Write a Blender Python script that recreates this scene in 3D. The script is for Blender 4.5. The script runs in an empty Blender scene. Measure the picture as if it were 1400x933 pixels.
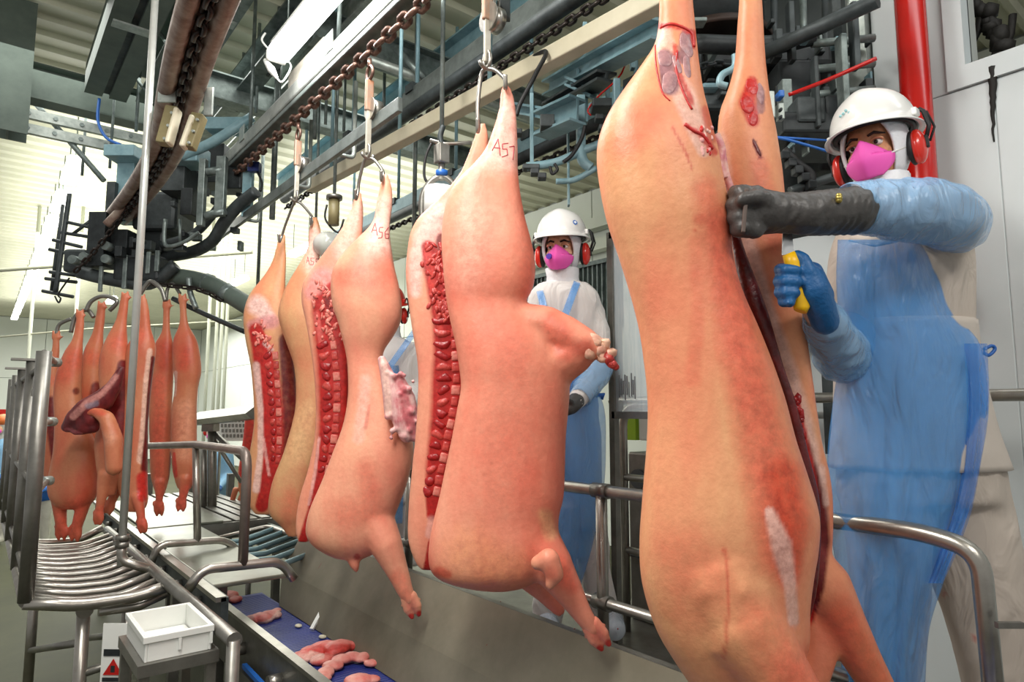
import bpy, bmesh, math, random
import numpy as np
from mathutils import Vector, Matrix, noise as mnoise
from mathutils.bvhtree import BVHTree
random.seed(7)
sc = bpy.context.scene
COL = sc.collection
# ------------------------------------------------------------------ camera
F_PX, CAM_H = 900.0, 1.62
PITCH = math.atan(95 / 900)
YAW = math.atan(730 / (F_PX * math.cos(PITCH) + 95 * math.sin(PITCH)))
FH = Vector((math.sin(YAW), math.cos(YAW), 0))
RT = Vector((math.cos(YAW), -math.sin(YAW), 0))
FW = FH * math.cos(PITCH) + Vector((0, 0, math.sin(PITCH)))
UP = RT.cross(FW)
CAM = Vector((0, 0, CAM_H))
cd = bpy.data.cameras.new('camera'); cam = bpy.data.objects.new('camera', cd); COL.objects.link(cam)
cd.sensor_width = 36; cd.lens = F_PX / 1400 * 36; cd.clip_start = .02; cd.clip_end = 200
m3 = Matrix((RT, UP, -FW)).transposed()
cam.matrix_world = Matrix.Translation(CAM) @ m3.to_4x4()
sc.camera = cam
# ------------------------------------------------------------------ world, lights, exposure
w = bpy.data.worlds.new('world'); sc.world = w; w.use_nodes = True
bg = w.node_tree.nodes['Background']; bg.inputs[0].default_value = (1, .985, .95, 1); bg.inputs[1].default_value = .40
sc.view_settings.view_transform = 'Standard'; sc.view_settings.look = 'None'
sc.view_settings.exposure = 0.0; sc.view_settings.gamma = 1; sc.view_settings.use_curve_mapping = False
def area(name, loc, target, size, power, col=(1, .97, .92)):
    l = bpy.data.lights.new(name, 'AREA'); l.shape = 'RECTANGLE'; l.size, l.size_y = size; l.energy = power; l.color = col
    o = bpy.data.objects.new(name, l); COL.objects.link(o); o.location = loc
    o.rotation_euler = (Vector(target) - Vector(loc)).to_track_quat('-Z', 'Y').to_euler()
    return o
area('hall_light_left', (.1, 1.5, 3.9), (1.3, 2.4, 1.5), (.4, 3.0), 120)
area('hall_light_behind', (.6, -1.2, 3.6), (1.6, 1.4, 1.4), (1.6, .4), 36)
area('hall_light_right', (2.35, .2, 4.1), (1.7, 1.6, 1.2), (.4, 2.2), 12, (.95, .98, 1))
area('hall_light_far', (1.2, 9.0, 4.1), (1.2, 9.0, 0), (3.5, 9.0), 380, (1, 1, .95))
area('hall_light_back', (3.2, 17.0, 4.1), (3.2, 17.0, 0), (4.5, 11.0), 800, (1, 1, .95))
area('lamp_row_upward', (.9, 14.0, 3.75), (.9, 14.0, 5), (1.2, 14.0), 200, (1, 1, .95))
area('side_row_upward', (3.6, 11.0, 3.75), (3.6, 11.0, 5), (2.0, 10.0), 170, (1, 1, .95))
# ------------------------------------------------------------------ helpers
def P(px, py, X=None, Y=None, Z=None, D=None):
    d = FW + RT * ((px - 700) / F_PX) + UP * ((466.5 - py) / F_PX)
    if X is not None: t = X / d.x
    elif Y is not None: t = Y / d.y
    elif Z is not None: t = (Z - CAM_H) / d.z
    else: t = D / d.dot(FH)
    return CAM + d * t
def depth(v): return (Vector(v) - CAM).dot(FH)
def lin(c): return c / 12.92 if c <= .04045 else ((c + .055) / 1.055) ** 2.4
def hx(s):
    s = s.lstrip('#'); return tuple(lin(int(s[i:i + 2], 16) / 255) for i in (0, 2, 4))
def rot(o): return o
MATS = {}
def mat(name, col, rough=.5, metal=0., col2=None, nscale=8., namt=1., bump=0., bscale=40., spec=.5, coat=0., alpha=1., trans=0., emit=None, estr=0., stretch=None, sss=0.):
    if name in MATS: return MATS[name]
    m = bpy.data.materials.new(name); m.use_nodes = True; nt = m.node_tree; b = nt.nodes['Principled BSDF']
    c = hx(col) if isinstance(col, str) else col
    b.inputs['Base Color'].default_value = (*c, 1); b.inputs['Roughness'].default_value = rough; b.inputs['Metallic'].default_value = metal
    b.inputs['Specular IOR Level'].default_value = spec; b.inputs['Coat Weight'].default_value = coat; b.inputs['Alpha'].default_value = alpha
    b.inputs['Transmission Weight'].default_value = trans
    tc = nt.nodes.new('ShaderNodeTexCoord'); src = tc.outputs['Object']
    if stretch:
        mp = nt.nodes.new('ShaderNodeMapping'); mp.inputs['Scale'].default_value = stretch; nt.links.new(src, mp.inputs[0]); src = mp.outputs[0]
    if col2:
        n = nt.nodes.new('ShaderNodeTexNoise'); n.inputs['Scale'].default_value = nscale; n.inputs['Detail'].default_value = 6; n.inputs['Roughness'].default_value = .65
        nt.links.new(src, n.inputs['Vector'])
        r = nt.nodes.new('ShaderNodeValToRGB'); r.color_ramp.elements[0].position = .5 - .18 / namt; r.color_ramp.elements[1].position = .5 + .18 / namt
        c2 = hx(col2) if isinstance(col2, str) else col2
        r.color_ramp.elements[0].color = (*c, 1); r.color_ramp.elements[1].color = (*c2, 1)
        nt.links.new(n.outputs[0], r.inputs[0]); nt.links.new(r.outputs[0], b.inputs['Base Color'])
    if bump:
        n2 = nt.nodes.new('ShaderNodeTexNoise'); n2.inputs['Scale'].default_value = bscale; n2.inputs['Detail'].default_value = 4
        nt.links.new(src, n2.inputs['Vector'])
        bp = nt.nodes.new('ShaderNodeBump'); bp.inputs['Strength'].default_value = bump; bp.inputs['Distance'].default_value = .01
        nt.links.new(n2.outputs[0], bp.inputs['Height']); nt.links.new(bp.outputs[0], b.inputs['Normal'])
    if emit:
        b.inputs['Emission Color'].default_value = (*hx(emit), 1); b.inputs['Emission Strength'].default_value = estr
    if sss:
        b.inputs['Subsurface Weight'].default_value = sss; b.inputs['Subsurface Radius'].default_value = (.03, .012, .006); b.inputs['Subsurface Scale'].default_value = .4
    MATS[name] = m; return m
M_GALV = mat('galvanised', '8f9a96', .45, .55, '5f6a68', 14, 1, .05)
M_GALVL = mat('galvanised_light', 'b9c0ba', .42, .5, '8d9690', 18, 1, .05)
M_BLUEST = mat('blue_grey_paint', '8fb0b8', .45, .1, '6d9099', 9, 1)
M_BEAM = mat('green_grey_beam', '5d6a61', .6, .1, '47534c', 4, 1)
M_STEEL = mat('stainless', 'b4b0a8', .3, .85, '8e8a82', 10, .7, .03, 60)
M_STEELD = mat('stainless_dull', '8f8d86', .38, .75, '6c6a64', 8, .8, .03, 50)
M_SHEET = mat('stainless_sheet', '8f9084', .34, .6, '6b6d61', 5, .8, .04, 20)
M_TROUGH = mat('trough_sheet', '8c8675', .42, .25, '6b6756', 3.2, .7, .05, 25)
M_DARK = mat('dark_machinery', '1c2022', .5, .3, '33393a', 12, 1, .1)
M_DARK2 = mat('grey_machinery', '4a5152', .5, .35, '2c3233', 10, 1, .1)
M_BLACK = mat('black_rubber', '0d0d0e', .55)
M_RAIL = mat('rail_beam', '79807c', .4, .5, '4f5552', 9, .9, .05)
M_RAILW = mat('rail_beam_pale', 'c9c3b4', .4, .3, '9d978a', 8, .8, .04)
M_CREAM = mat('cream_beam', 'dcd5bd', .5, .1, 'c4bc9f', 4, .7)
M_RUST = mat('rusty_chain', '8a6a5c', .42, .6, '4d3830', 30, 1, .1)
M_CHAIND = mat('greasy_chain', '3a322d', .38, .6, '1d1917', 30, 1, .1)
M_RUSTT = mat('rust_smeared_track', 'a8998c', .5, .35, '6d5044', 11, 1, .06)
M_WALL = mat('wall_panel', 'd3dadb', .4, 0, 'c4cccc', 1.5, .6)
M_WALLF = mat('wall_panel_far', 'e4e8e0', .5, 0, 'dadfd6', .6, .6)
M_GROOVE = mat('panel_joint', 'a9ada8', .7)
M_CEIL = mat('ceiling_sheet', 'd3d2bb', .55, 0, 'bebfa8', .8, .6)
M_FLOOR = mat('floor_concrete', '4c4d38', .6, 0, '3f4030', 1.6, .9, .05, 12, spec=.12)
M_TUBE = mat('lit_tube', 'ffffff', .4, 0, emit='ffffff', estr=6)
M_TUBEF = mat('lit_tube_far', 'ffffff', .4, 0, emit='fffff2', estr=4)
M_WHITEPL = mat('white_plastic', 'e6e7e2', .3, 0, 'd9dbd5', 6, .6)
M_RED = mat('red_paint', 'c01812', .22, 0, 'a3120e', 5, .6)
M_BELT = mat('blue_belt', '2d3a86', .35, 0, '222c6d', 10, .8)
M_BLUEPL = mat('blue_plastic', '2463b4', .4)
M_YEL = mat('yellow_plastic', 'f0bb10', .35)
M_GREEN = mat('lime_panel', '93b81c', .4)
M_NYLON = mat('tan_nylon', '8e835c', .5, 0, '746a48', 9, .8)
M_IVORY = mat('ivory_nylon', 'd8d0b6', .5)
M_KNIFE = mat('knife_blade', 'c9cccd', .18, .95)
def link(o, parent=None):
    COL.objects.link(o)
    if parent is not None: o.parent = parent
    return o
def tag(o, label=None, cat=None, group=None, kind=None):
    if label: o['label'] = label
    if cat: o['category'] = cat
    if group: o['group'] = group
    if kind: o['kind'] = kind
    return o
def empty(name, loc, label=None, cat=None, group=None):
    o = bpy.data.objects.new(name, None); o.location = loc; o.empty_display_size = .1; link(o); tag(o, label, cat, group); return o
class MB:
    def __init__(s): s.bm = bmesh.new()
    def box(s, c, size, R=None, bev=0):
        c = Vector(c); h = Vector(size) / 2; vs = []
        for i in range(8):
            v = Vector(((1 if i & 1 else -1) * h.x, (1 if i & 2 else -1) * h.y, (1 if i & 4 else -1) * h.z))
            if R is not None: v = R @ v
            vs.append(s.bm.verts.new(c + v))
        fs = [s.bm.faces.new([vs[k] for k in f]) for f in ((0, 2, 3, 1), (4, 5, 7, 6), (0, 1, 5, 4), (2, 6, 7, 3), (0, 4, 6, 2), (1, 3, 7, 5))]
        if bev:
            es = list({e for f in fs for e in f.edges}); bmesh.ops.bevel(s.bm, geom=es, offset=bev, segments=2, profile=.5, affect='EDGES')
        return s
    def bb(s, a, b, bev=0):
        a, b = Vector(a), Vector(b); return s.box((a + b) / 2, (abs(b.x - a.x), abs(b.y - a.y), abs(b.z - a.z)), None, bev)
    def bar(s, a, b, wd, ht, up=(0, 0, 1), bev=0):
        a, b = Vector(a), Vector(b); y = (b - a); L = y.length; y.normalize(); x = y.cross(Vector(up))
        if x.length < 1e-4: x = y.cross(Vector((1, 0, 0)))
        x.normalize(); z = x.cross(y)
        return s.box((a + b) / 2, (wd, L, ht), Matrix((x, y, z)).transposed(), bev)
    def tube(s, path, r, n=10, closed=False, cap=True, sx=1.):
        pts = [Vector(p) for p in path]; k = len(pts); rs = r if hasattr(r, '__len__') else [r] * k
        rings = []; pu = None
        for i in range(k):
            if closed: t = pts[(i + 1) % k] - pts[i - 1]
            else: t = pts[min(i + 1, k - 1)] - pts[max(i - 1, 0)]
            if t.length < 1e-9: t = Vector((0, 0, 1))
            t.normalize()
            if pu is None:
                u = t.cross(Vector((0, 0, 1)))
                if u.length < 1e-3: u = t.cross(Vector((0, 1, 0)))
            else: u = pu - t * pu.dot(t)
            u.normalize(); pu = u; v = t.cross(u)
            rings.append([s.bm.verts.new(pts[i] + (u * math.cos(2 * math.pi * j / n) * sx + v * math.sin(2 * math.pi * j / n)) * rs[i]) for j in range(n)])
        for i in range(k if closed else k - 1):
            A, B = rings[i], rings[(i + 1) % k]
            for j in range(n):
                f = s.bm.faces.new((A[j], A[(j + 1) % n], B[(j + 1) % n], B[j])); f.smooth = True
        if cap and not closed:
            s.bm.faces.new(rings[0][::-1]); s.bm.faces.new(rings[-1])
        return s
    def cyl(s, a, b, r, n=14): return s.tube([a, b], r, n)
    def ball(s, c, r, sub=2, R=None):
        rr = Vector(r) if hasattr(r, '__len__') else Vector((r, r, r))
        mt = Matrix.Diagonal((*rr, 1))
        mt = Matrix.Translation(Vector(c)) @ (R.to_4x4() if R is not None else Matrix.Identity(4)) @ mt
        res = bmesh.ops.create_icosphere(s.bm, subdivisions=sub, radius=1, matrix=mt)
        for v in res['verts']:
            for f in v.link_faces: f.smooth = True
        return s
    def caps(s, pts, n=12):
        """tapered limb through (point, radius) with round joints"""
        path = [Vector(p) for p, r in pts]; rs = [r for p, r in pts]
        for i in range(len(pts) - 1): s.tube([path[i], path[i + 1]], [rs[i], rs[i + 1]], n)
        for p, r in zip(path, rs): s.ball(p, r, 2)
        return s
    def quad(s, a, b, c, d): s.bm.faces.new([s.bm.verts.new(Vector(p)) for p in (a, b, c, d)]); return s
    def prism(s, poly, off):
        """extrude polygon (3D points) by offset vector"""
        off = Vector(off); A = [s.bm.verts.new(Vector(p)) for p in poly]; B = [s.bm.verts.new(Vector(p) + off) for p in poly]; n = len(A)
        s.bm.faces.new(A[::-1]); s.bm.faces.new(B)
        for i in range(n): s.bm.faces.new((A[i], A[(i + 1) % n], B[(i + 1) % n], B[i]))
        return s
    def sheet(s, grid, closed=False):
        V = [[s.bm.verts.new(Vector(p)) for p in row] for row in grid]
        for i in range(len(V) - 1):
            n = len(V[i])
            for j in range(n if closed else n - 1):
                f = s.bm.faces.new((V[i][j], V[i][(j + 1) % n], V[i + 1][(j + 1) % n], V[i + 1][j])); f.smooth = True
        return V
    def mesh(s, name, off=Vector((0, 0, 0))):
        bmesh.ops.recalc_face_normals(s.bm, faces=s.bm.faces)
        if off.length: bmesh.ops.translate(s.bm, verts=s.bm.verts, vec=-off)
        me = bpy.data.meshes.new(name); s.bm.to_mesh(me); s.bm.free(); return me
    def build(s, name, m, parent=None, flat=True):
        """parent given: mesh stays in world place, stored relative to the parent's root"""
        if parent is None:
            vs = [v.co for v in s.bm.verts]
            lo = Vector([min(v[i] for v in vs) for i in range(3)]); hi = Vector([max(v[i] for v in vs) for i in range(3)])
            off = Vector(((lo.x + hi.x) / 2, (lo.y + hi.y) / 2, lo.z))
        else: off = wloc(parent)
        me = s.mesh(name, off)
        if m: me.materials.append(m)
        o = bpy.data.objects.new(name, me)
        if parent is None: o.location = off
        return link(o, parent)
def wloc(o):
    v = Vector(o.location)
    while o.parent is not None: o = o.parent; v += Vector(o.location)
    return v
def fillet(pts, r, n=6):
    pts = [Vector(p) for p in pts]; out = [pts[0]]
    for i in range(1, len(pts) - 1):
        a, b, c = pts[i - 1], pts[i], pts[i + 1]; u = (a - b); v = (c - b)
        d = min(r, u.length * .49, v.length * .49); p0 = b + u.normalized() * d; p1 = b + v.normalized() * d
        for k in range(n + 1):
            t = k / n; out.append(p0 * (1 - t) ** 2 + b * 2 * t * (1 - t) + p1 * t * t)
    out.append(pts[-1]); return out
def spline(pts, per=8):
    pts = [Vector(p) for p in pts]; out = []
    for i in range(len(pts) - 1):
        a, b, c, d = pts[max(i - 1, 0)], pts[i], pts[i + 1], pts[min(i + 2, len(pts) - 1)]
        for k in range(per):
            t = k / per; out.append(.5 * ((2 * b) + (c - a) * t + (2 * a - 5 * b + 4 * c - d) * t * t + (3 * b - a - 3 * c + d) * t ** 3))
    out.append(pts[-1]); return out
def link_mesh(L, W, r, name):
    mb = MB(); pts = []; n = 16; hs = (L - W) / 2; R = W / 2 - r
    for k in range(n):
        a = 2 * math.pi * k / n; y = math.cos(a) * R; x = math.sin(a) * R
        pts.append((0, (y + (hs if math.cos(a) > 0 else -hs)), x))
    mb.tube(pts, r, 7, closed=True); return mb.mesh(name)
def chain(name, path, L, W, r, m, label, cat='chain', limit=200):
    """every link is a part of the chain"""
    path = [Vector(p) for p in path]; root = empty(name, path[0], label, cat)
    me = link_mesh(L, W, r, 'link'); me.materials.append(m); pitch = L - 2.4 * r
    d = 0; seg = 0; k = 0; acc = 0; cum = [0]
    for i in range(len(path) - 1): cum.append(cum[-1] + (path[i + 1] - path[i]).length)
    while k < limit:
        s = pitch * (k + .5)
        if s > cum[-1]: break
        i = max(j for j in range(len(cum)) if cum[j] <= s); i = min(i, len(path) - 2)
        p = path[i].lerp(path[i + 1], (s - cum[i]) / max(cum[i + 1] - cum[i], 1e-6))
        y = (path[i + 1] - path[i]).normalized(); x = y.cross(Vector((0, 0, 1)))
        if x.length < 1e-3: x = Vector((1, 0, 0))
        x.normalize(); z = x.cross(y); R = Matrix((x, y, z)).transposed() @ Matrix.Rotation(math.radians(45 + 90 * (k % 2)), 3, 'Y')
        o = bpy.data.objects.new('link', me); o.parent = root; COL.objects.link(o)
        o.matrix_local = Matrix.Translation(p - path[0]) @ R.to_4x4(); k += 1
    return root
def ibeam(mb, a, b, h, wd, t=.012, up=(0, 0, 1)):
    a, b, up = Vector(a), Vector(b), Vector(up)
    mb.bar(a + up * (h / 2 - t / 2), b + up * (h / 2 - t / 2), wd, t, up); mb.bar(a - up * (h / 2 - t / 2), b - up * (h / 2 - t / 2), wd, t, up); mb.bar(a, b, t, h - 2 * t, up)
    return mb
def rsz(mb, name, m, label, cat, **k): return tag(mb.build(name, m), label, cat, **k)
# ------------------------------------------------------------------ setting: floor, ceiling, walls
def struct(mb, name, m, parent=None):
    o = mb.build(name, m, parent)
    if parent is None: o['kind'] = 'structure'
    return o
struct(MB().bb((-1.5, -3, -.1), (8, 26, 0)), 'floor', M_FLOOR)
mb = MB(); rows = []
yy = -2.0
while yy < 26:
    for dy, dz in ((0, 0), (.16, 0), (.185, -.035), (.225, -.035)): rows.append((yy + dy, 4.5 + dz))
    yy += .25
mb.sheet([[(-1.5, y, z), (8, y, z)] for y, z in rows])
for f in mb.bm.faces: f.smooth = False
struct(mb, 'ceiling', M_CEIL)
def panel_wall(name, m, backing, panels):
    root = struct(backing, name, M_GROOVE)
    for a, b in panels: MB().bb(a, b, .004).build('panel', m, root)
    return root
# far wall
panel_wall('wall_back', M_WALLF, MB().bb((-1.5, 25.06, 0), (6.1, 25.2, 4.5)),
           [((x + .006, 25.0, z0 + .006), (x + 1.494, 25.06, z1 - .006)) for x in (-1.5, 0, 1.5, 3.0, 4.5) for z0, z1 in ((0, 2.6), (2.6, 4.46))])
# far side wall
panel_wall('wall_side', M_WALLF, MB().bb((6.06, 1.0, 0), (6.2, 25, 4.5)),
           [((6.0, y + .006, z0 + .006), (6.06, y + 2.39, z1 - .006)) for y in [1.0 + 2.4 * i for i in range(10)] for z0, z1 in ((0, 2.95), (2.95, 4.46))])
# near wall behind the front worker, with its high opening
YJ = P(1361, 150, X=2.7).y; YO = P(1319, 60, X=2.7).y; ZO = 2.86
mb = MB(); mb.bb((2.76, -2, 0), (2.84, 1.45, 2.36)); mb.bb((2.76, YO, 2.36), (2.84, 1.04, 4.5)); mb.bb((2.76, -2, 2.36), (2.84, YO, ZO)); mb.bb((2.76, -2, 3.7), (2.84, YO, 4.5))
pans = [((2.7, 1.05, .0), (2.76, 1.45, 2.36)), ((2.7, YJ, 0), (2.76, 1.0485, ZO - .082)), ((2.7, -2, 0), (2.76, YJ, ZO - .082)),
        ((2.7, YO + .061, ZO - .080), (2.76, 1.043, 4.49)), ((2.7, -2, 3.75), (2.76, YO + .064, 4.49))]
wr = panel_wall('wall_right', M_WALL, mb, pans)
fr = MB(); fr.bb((2.685, YO, ZO - .08), (2.77, YO + .06, 3.75)); fr.bb((2.685, -2, ZO - .08), (2.77, YO, ZO)); fr.bb((2.685, -2, 3.7), (2.77, YO, 3.75))
fr.build('opening_frame', M_WALL, wr)
M_STAIN = mat('black_grime', '17140f', .7)
mb = MB()   # grime run on the wall joint below the opening
gp = [P(1358 + random.uniform(-1.2, 1.2), 92 + i * 6, X=2.697) for i in range(18)]
mb.tube(gp, [.016 * (1 - i / 19) ** 1.5 + .002 for i in range(18)], 6); mb.build('grime_run', M_STAIN, wr)
tr = MB().bb((2.66, 1.05, 2.3), (2.84, 1.12, 4.5)); tag(tr.build('trim_1', M_GALVL), kind='structure')
tr = MB().bb((2.62, 1.12, 2.36), (2.72, 1.155, 4.5)); tag(tr.build('trim_2', M_DARK2), kind='structure')
# dark recess wall behind the overhead machinery
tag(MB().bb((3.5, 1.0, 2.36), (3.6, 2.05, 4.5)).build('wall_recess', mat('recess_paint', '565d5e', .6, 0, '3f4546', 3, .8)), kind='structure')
# room seen through the opening
orr = MB(); ibeam(orr, (3.4, -1.5, 3.02), (3.4, 1.0, 3.02), .22, .14)
tag(orr.build('steel_beam', M_BLUEST), 'blue grey steel beam seen through the high wall opening', 'beam')
gb = empty('grimy_chain', P(1360, 30, X=2.95), 'black grime-coated chain hanging across the high wall opening', 'chain')
pts = [P(x, y, X=2.95) for x, y in ((1300, -8), (1318, -2), (1335, 12), (1350, 30), (1362, 52), (1372, 70))]
mb = MB()
for i, p in enumerate(spline(pts, 6)):
    mb.ball(p + Vector((random.uniform(-.01, .01), random.uniform(-.02, .02), random.uniform(-.02, .02))), (random.uniform(.02, .04), random.uniform(.02, .04), random.uniform(.02, .045)), 1)
mb.build('clotted_links', M_STAIN, gb)
for k, (x, y, L) in enumerate(((1302, -2, .06), (1340, 22, .1), (1368, 60, .05), (1385, 20, .12))):
    p = P(x, y, X=2.95); mb = MB(); mb.tube([p, p + Vector((0, .01, -L * .6)), p + Vector((0, .03, -L)), p + Vector((0, .05, -L * .85))], [.014, .012, .01, .006], 7); mb.build('hook', M_STAIN, gb)
mb = MB(); mb.bb((2.9, .2, 3.0), (3.0, .58, 3.25)); mb.build('drip_plate', M_STAIN, gb)
# red pipe and platform
rp = empty('red_pipe', P(1243, 100, X=2.5), 'glossy red vertical pipe behind the front worker\'s helmet', 'pipe')
b0 = P(1243, 100, X=2.5); mb = MB(); mb.tube(fillet([(2.66, b0.y, 1.72), (2.55, b0.y, 1.72), (2.55, b0.y, 4.48)], .1), .05, 20); mb.build('pipe', M_RED, rp)
mb = MB(); mb.tube([(2.55, b0.y, 2.05), (2.55, b0.y, 2.12)], .062, 20); mb.build('collar', M_RED, rp)
mb = MB(); mb.box((2.64, b0.y, 3.6), (.14, .04, .05)); mb.build('wall_bracket', M_GALV, rp)
pl = empty('work_platform', (2.2, 1.5, 0), 'stainless raised platform the workers stand on behind the trough', 'platform')
mb = MB(); mb.bb((1.72, -1.2, .60), (2.69, 5.4, .65)); mb.build('deck', M_STEELD, pl)
mb = MB(); mb.bb((1.7, -1.2, .62), (1.72, 5.4, .80)); mb.build('toe_board', mat('toe_board', '55605b', .5, .2), pl)
for y in (-.8, 1, 2.8, 4.6):
    for x in (1.85, 2.6): MB().bb((x - .03, y - .03, 0), (x + .03, y + .03, .6)).build('leg', M_STEELD, pl)
# ------------------------------------------------------------------ platform rails
gr = empty('guard_rail', (1.75, 1.5, .65), 'tubular stainless guard rail between the hanging carcasses and the workers', 'railing')
YR = P(1330, 770, X=1.75).y
mb = MB(); mb.tube(fillet([(1.75, 4.8, 1.335), (1.75, YR + .1, 1.335), (1.75, YR - .015, 1.31), (1.75, YR - .03, .66)], .12, 8), .021, 14); mb.build('top_rail', M_STEEL, gr)
mb = MB(); mb.tube([(1.75, 4.8, .95), (1.75, YR - .03, .95)], .019, 12); mb.build('lower_rail', M_STEEL, gr)
for px in (822, 560, 440):
    y = P(px, 678, X=1.75).y; MB().cyl((1.75, y, .65), (1.75, y, 1.33), .021).build('post', M_STEEL, gr)
    for z in (1.335, .95): MB().cyl((1.75, y - .035, z), (1.75, y + .035, z), .027).build('clamp', M_STEELD, gr)
mb = MB(); p = P(1385, 855, X=1.72); mb.bar(p - RT * .035, p + RT * .02, .012, .012); mb.build('rail_hook', M_STEELD, gr)
br = empty('back_rail', (2.5, 1.2, .65), 'horizontal stainless rail along the white wall behind the workers', 'railing')
mb = MB(); mb.cyl((2.5, 2.3, 1.668), (2.5, -.6, 1.668), .02); mb.build('rail', M_STEEL, br)
for y in (1.3, -.3): MB().tube(fillet([(2.5, y, 1.668), (2.5, y, 1.6), (2.7, y, 1.6)], .05), .014).build('wall_bracket', M_STEEL, br)
# far frame with clear splash panel, bent rail and control cabinet behind the far worker
px = empty('splash_screen', P(850, 560, X=2.15), 'clear plastic splash screen in a grey metal frame behind the far worker', 'screen')
A, B_, = P(826, 322, X=2.15), P(851, 566, X=2.15)
YA = 1.96; Z0, Z1 = 1.6, 2.41
def fbar(a, b, m, n='frame_bar'): return MB().bar(a, b, .03, .03).build(n, m, px)
fbar((2.15, YA, .65), (2.15, YA, Z1), M_STEELD, 'post'); fbar((2.15, YA, Z1 - .015), (2.15, 1.35, Z1 - .015), M_STEELD); fbar((2.15, YA, Z0), (2.15, 1.35, Z0), M_STEELD); fbar((2.15, 1.35, .65), (2.15, 1.35, Z1), M_STEELD, 'post')
M_PLEXI = mat('clear_plastic', 'dfe9ec', .12, alpha=.42, col2='c3d2d8', nscale=5, stretch=(2, 12, 1.2))
MB().bb((2.147, 1.37, Z0 + .015), (2.153, YA - .015, Z1 - .03)).build('pane', M_PLEXI, px)
lb = MB()
for i in range(9):
    y = P(846, 520, X=2.144).y - i * .011 - random.uniform(0, .004); lb.bb((2.1405, y, 1.66 + random.uniform(0, .03)), (2.1445, y - random.uniform(.002, .005), 1.76 + random.uniform(-.02, .02)))
lb.build('drip_streaks', mat('grey_streak', '6d6f74', .6), px)
rb = empty('return_rail', (2.3, 1.9, .65), 'bent stainless return rail with lower bar beside the splash screen', 'railing')
y0 = P(852, 600, X=2.3).y
MB().tube(fillet([(2.3, y0, .65), (2.3, y0, 1.64), (2.3, y0 - .75, 1.64)], .1), .02).build('top_rail', M_STEEL, rb)
for z in (1.32, 1.0): MB().cyl((2.3, y0, z), (2.3, y0 - .75, z), .016).build('bar', M_STEEL, rb)
cb = empty('control_cabinet', (2.55, 2.0, .65), 'stainless control cabinet with round port behind the carcass gap', 'cabinet')
a, b = P(858, 618, X=2.45), P(905, 618, X=2.45)
MB().bb((2.45, b.y - .15, .65), (2.68, a.y, a.z), .01).build('body', M_STEELD, cb)
p = P(874, 655, X=2.45); MB().cyl((2.435, p.y, p.z), (2.455, p.y, p.z), .045, 24).build('port', mat('port_rim', '53585a', .4, .4), cb)
p = P(868, 760, X=2.45); MB().bb((2.435, p.y - .25, p.z - .004), (2.45, p.y + .06, p.z + .004)).build('door_seam', M_DARK2, cb)
q = P(862, 585, X=2.5); 
gb_ = MB().bb((2.49, q.y - .04, q.z - .06), (2.52, q.y + .02, q.z + .11)); tag(gb_.build('green_panel', M_GREEN), 'lime green panel standing above the control cabinet', 'panel')
bx = MB().bb((2.5, q.y - .3, q.z - .06), (2.55, q.y - .05, q.z + .1), .008); tag(bx.build('white_box', M_WHITEPL), 'small white box beside the lime green panel', 'box')
# perforated tray on the far side wall between the two workers
nt_ = empty('perforated_rack', (2.62, 1.6, 2.0), 'grey perforated rack with black hose below the front worker\'s gloved arm', 'rack')
mb = MB(); p0, p1 = P(1058, 322, X=2.62), P(1135, 345, X=2.62)
for i in range(9):
    y = p0.y + (p1.y - p0.y) * i / 8; mb.bb((2.6, y - .006, 1.98), (2.615, y + .006, 2.12))
for i in range(5): mb.bb((2.605, p1.y, 1.98 + i * .033), (2.62, p0.y, 1.988 + i * .033))
mb.build('grid', M_GALV, nt_); MB().bb((2.58, p1.y - .02, 1.9), (2.66, p0.y + .02, 1.975)).build('shelf', M_DARK2, nt_)
MB().bb((2.6, p1.y, 1.45), (2.65, p1.y + .05, 1.9)).build('leg', M_DARK2, nt_)
MB().tube(spline([(2.57, p0.y, 1.99), (2.56, (p0.y + p1.y) / 2, 2.03), (2.57, p1.y + .05, 1.97)], 6), .02).build('hose', M_BLACK, nt_)
# netting behind the far worker (dark perforated mezzanine)
mz = empty('mesh_walkway', (3.6, 3.4, 1.8), 'dark green mesh screen behind the far worker\'s shoulders', 'screen')
a, b = P(690, 420, X=3.4), P(830, 420, X=3.4); zt = P(760, 375, X=3.4).z; zb = P(760, 440, X=3.4).z
MB().bb((3.42, b.y - .1, zb - .1), (3.46, a.y + .1, zt)).build('panel', mat('mesh_green', '4f5f5a', .6, .1, '39463f', 30, 1), mz)
for i in range(26):
    y = a.y + (b.y - a.y) * i / 25; MB().bb((3.4, y - .006, zb - .05), (3.42, y + .006, zt + .02)).build('slat', M_GALV, mz)
MB().bb((3.39, b.y - .1, zt), (3.45, a.y + .1, zt + .03)).build('top_bar', M_GALV, mz)
for y in (a.y, b.y): MB().bb((3.46, y - .03, 0), (3.52, y + .03, zt)).build('post', M_GALV, mz)
# ducts on the far side wall
for k, (y0_, y1_) in enumerate(((292, 300), (318, 330))):
    a = P(700, y0_ + 45, X=5.9); b = P(900, y0_ - 12, X=5.9)
    mb = MB(); mb.bb((5.82, b.y, a.z - .12), (5.96, a.y, a.z + .02)); tag(mb.build('cable_duct', M_WALLF), ('upper', 'lower')[k] + ' pale cable duct on the wall behind the far worker\'s helmet', 'duct')
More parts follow.
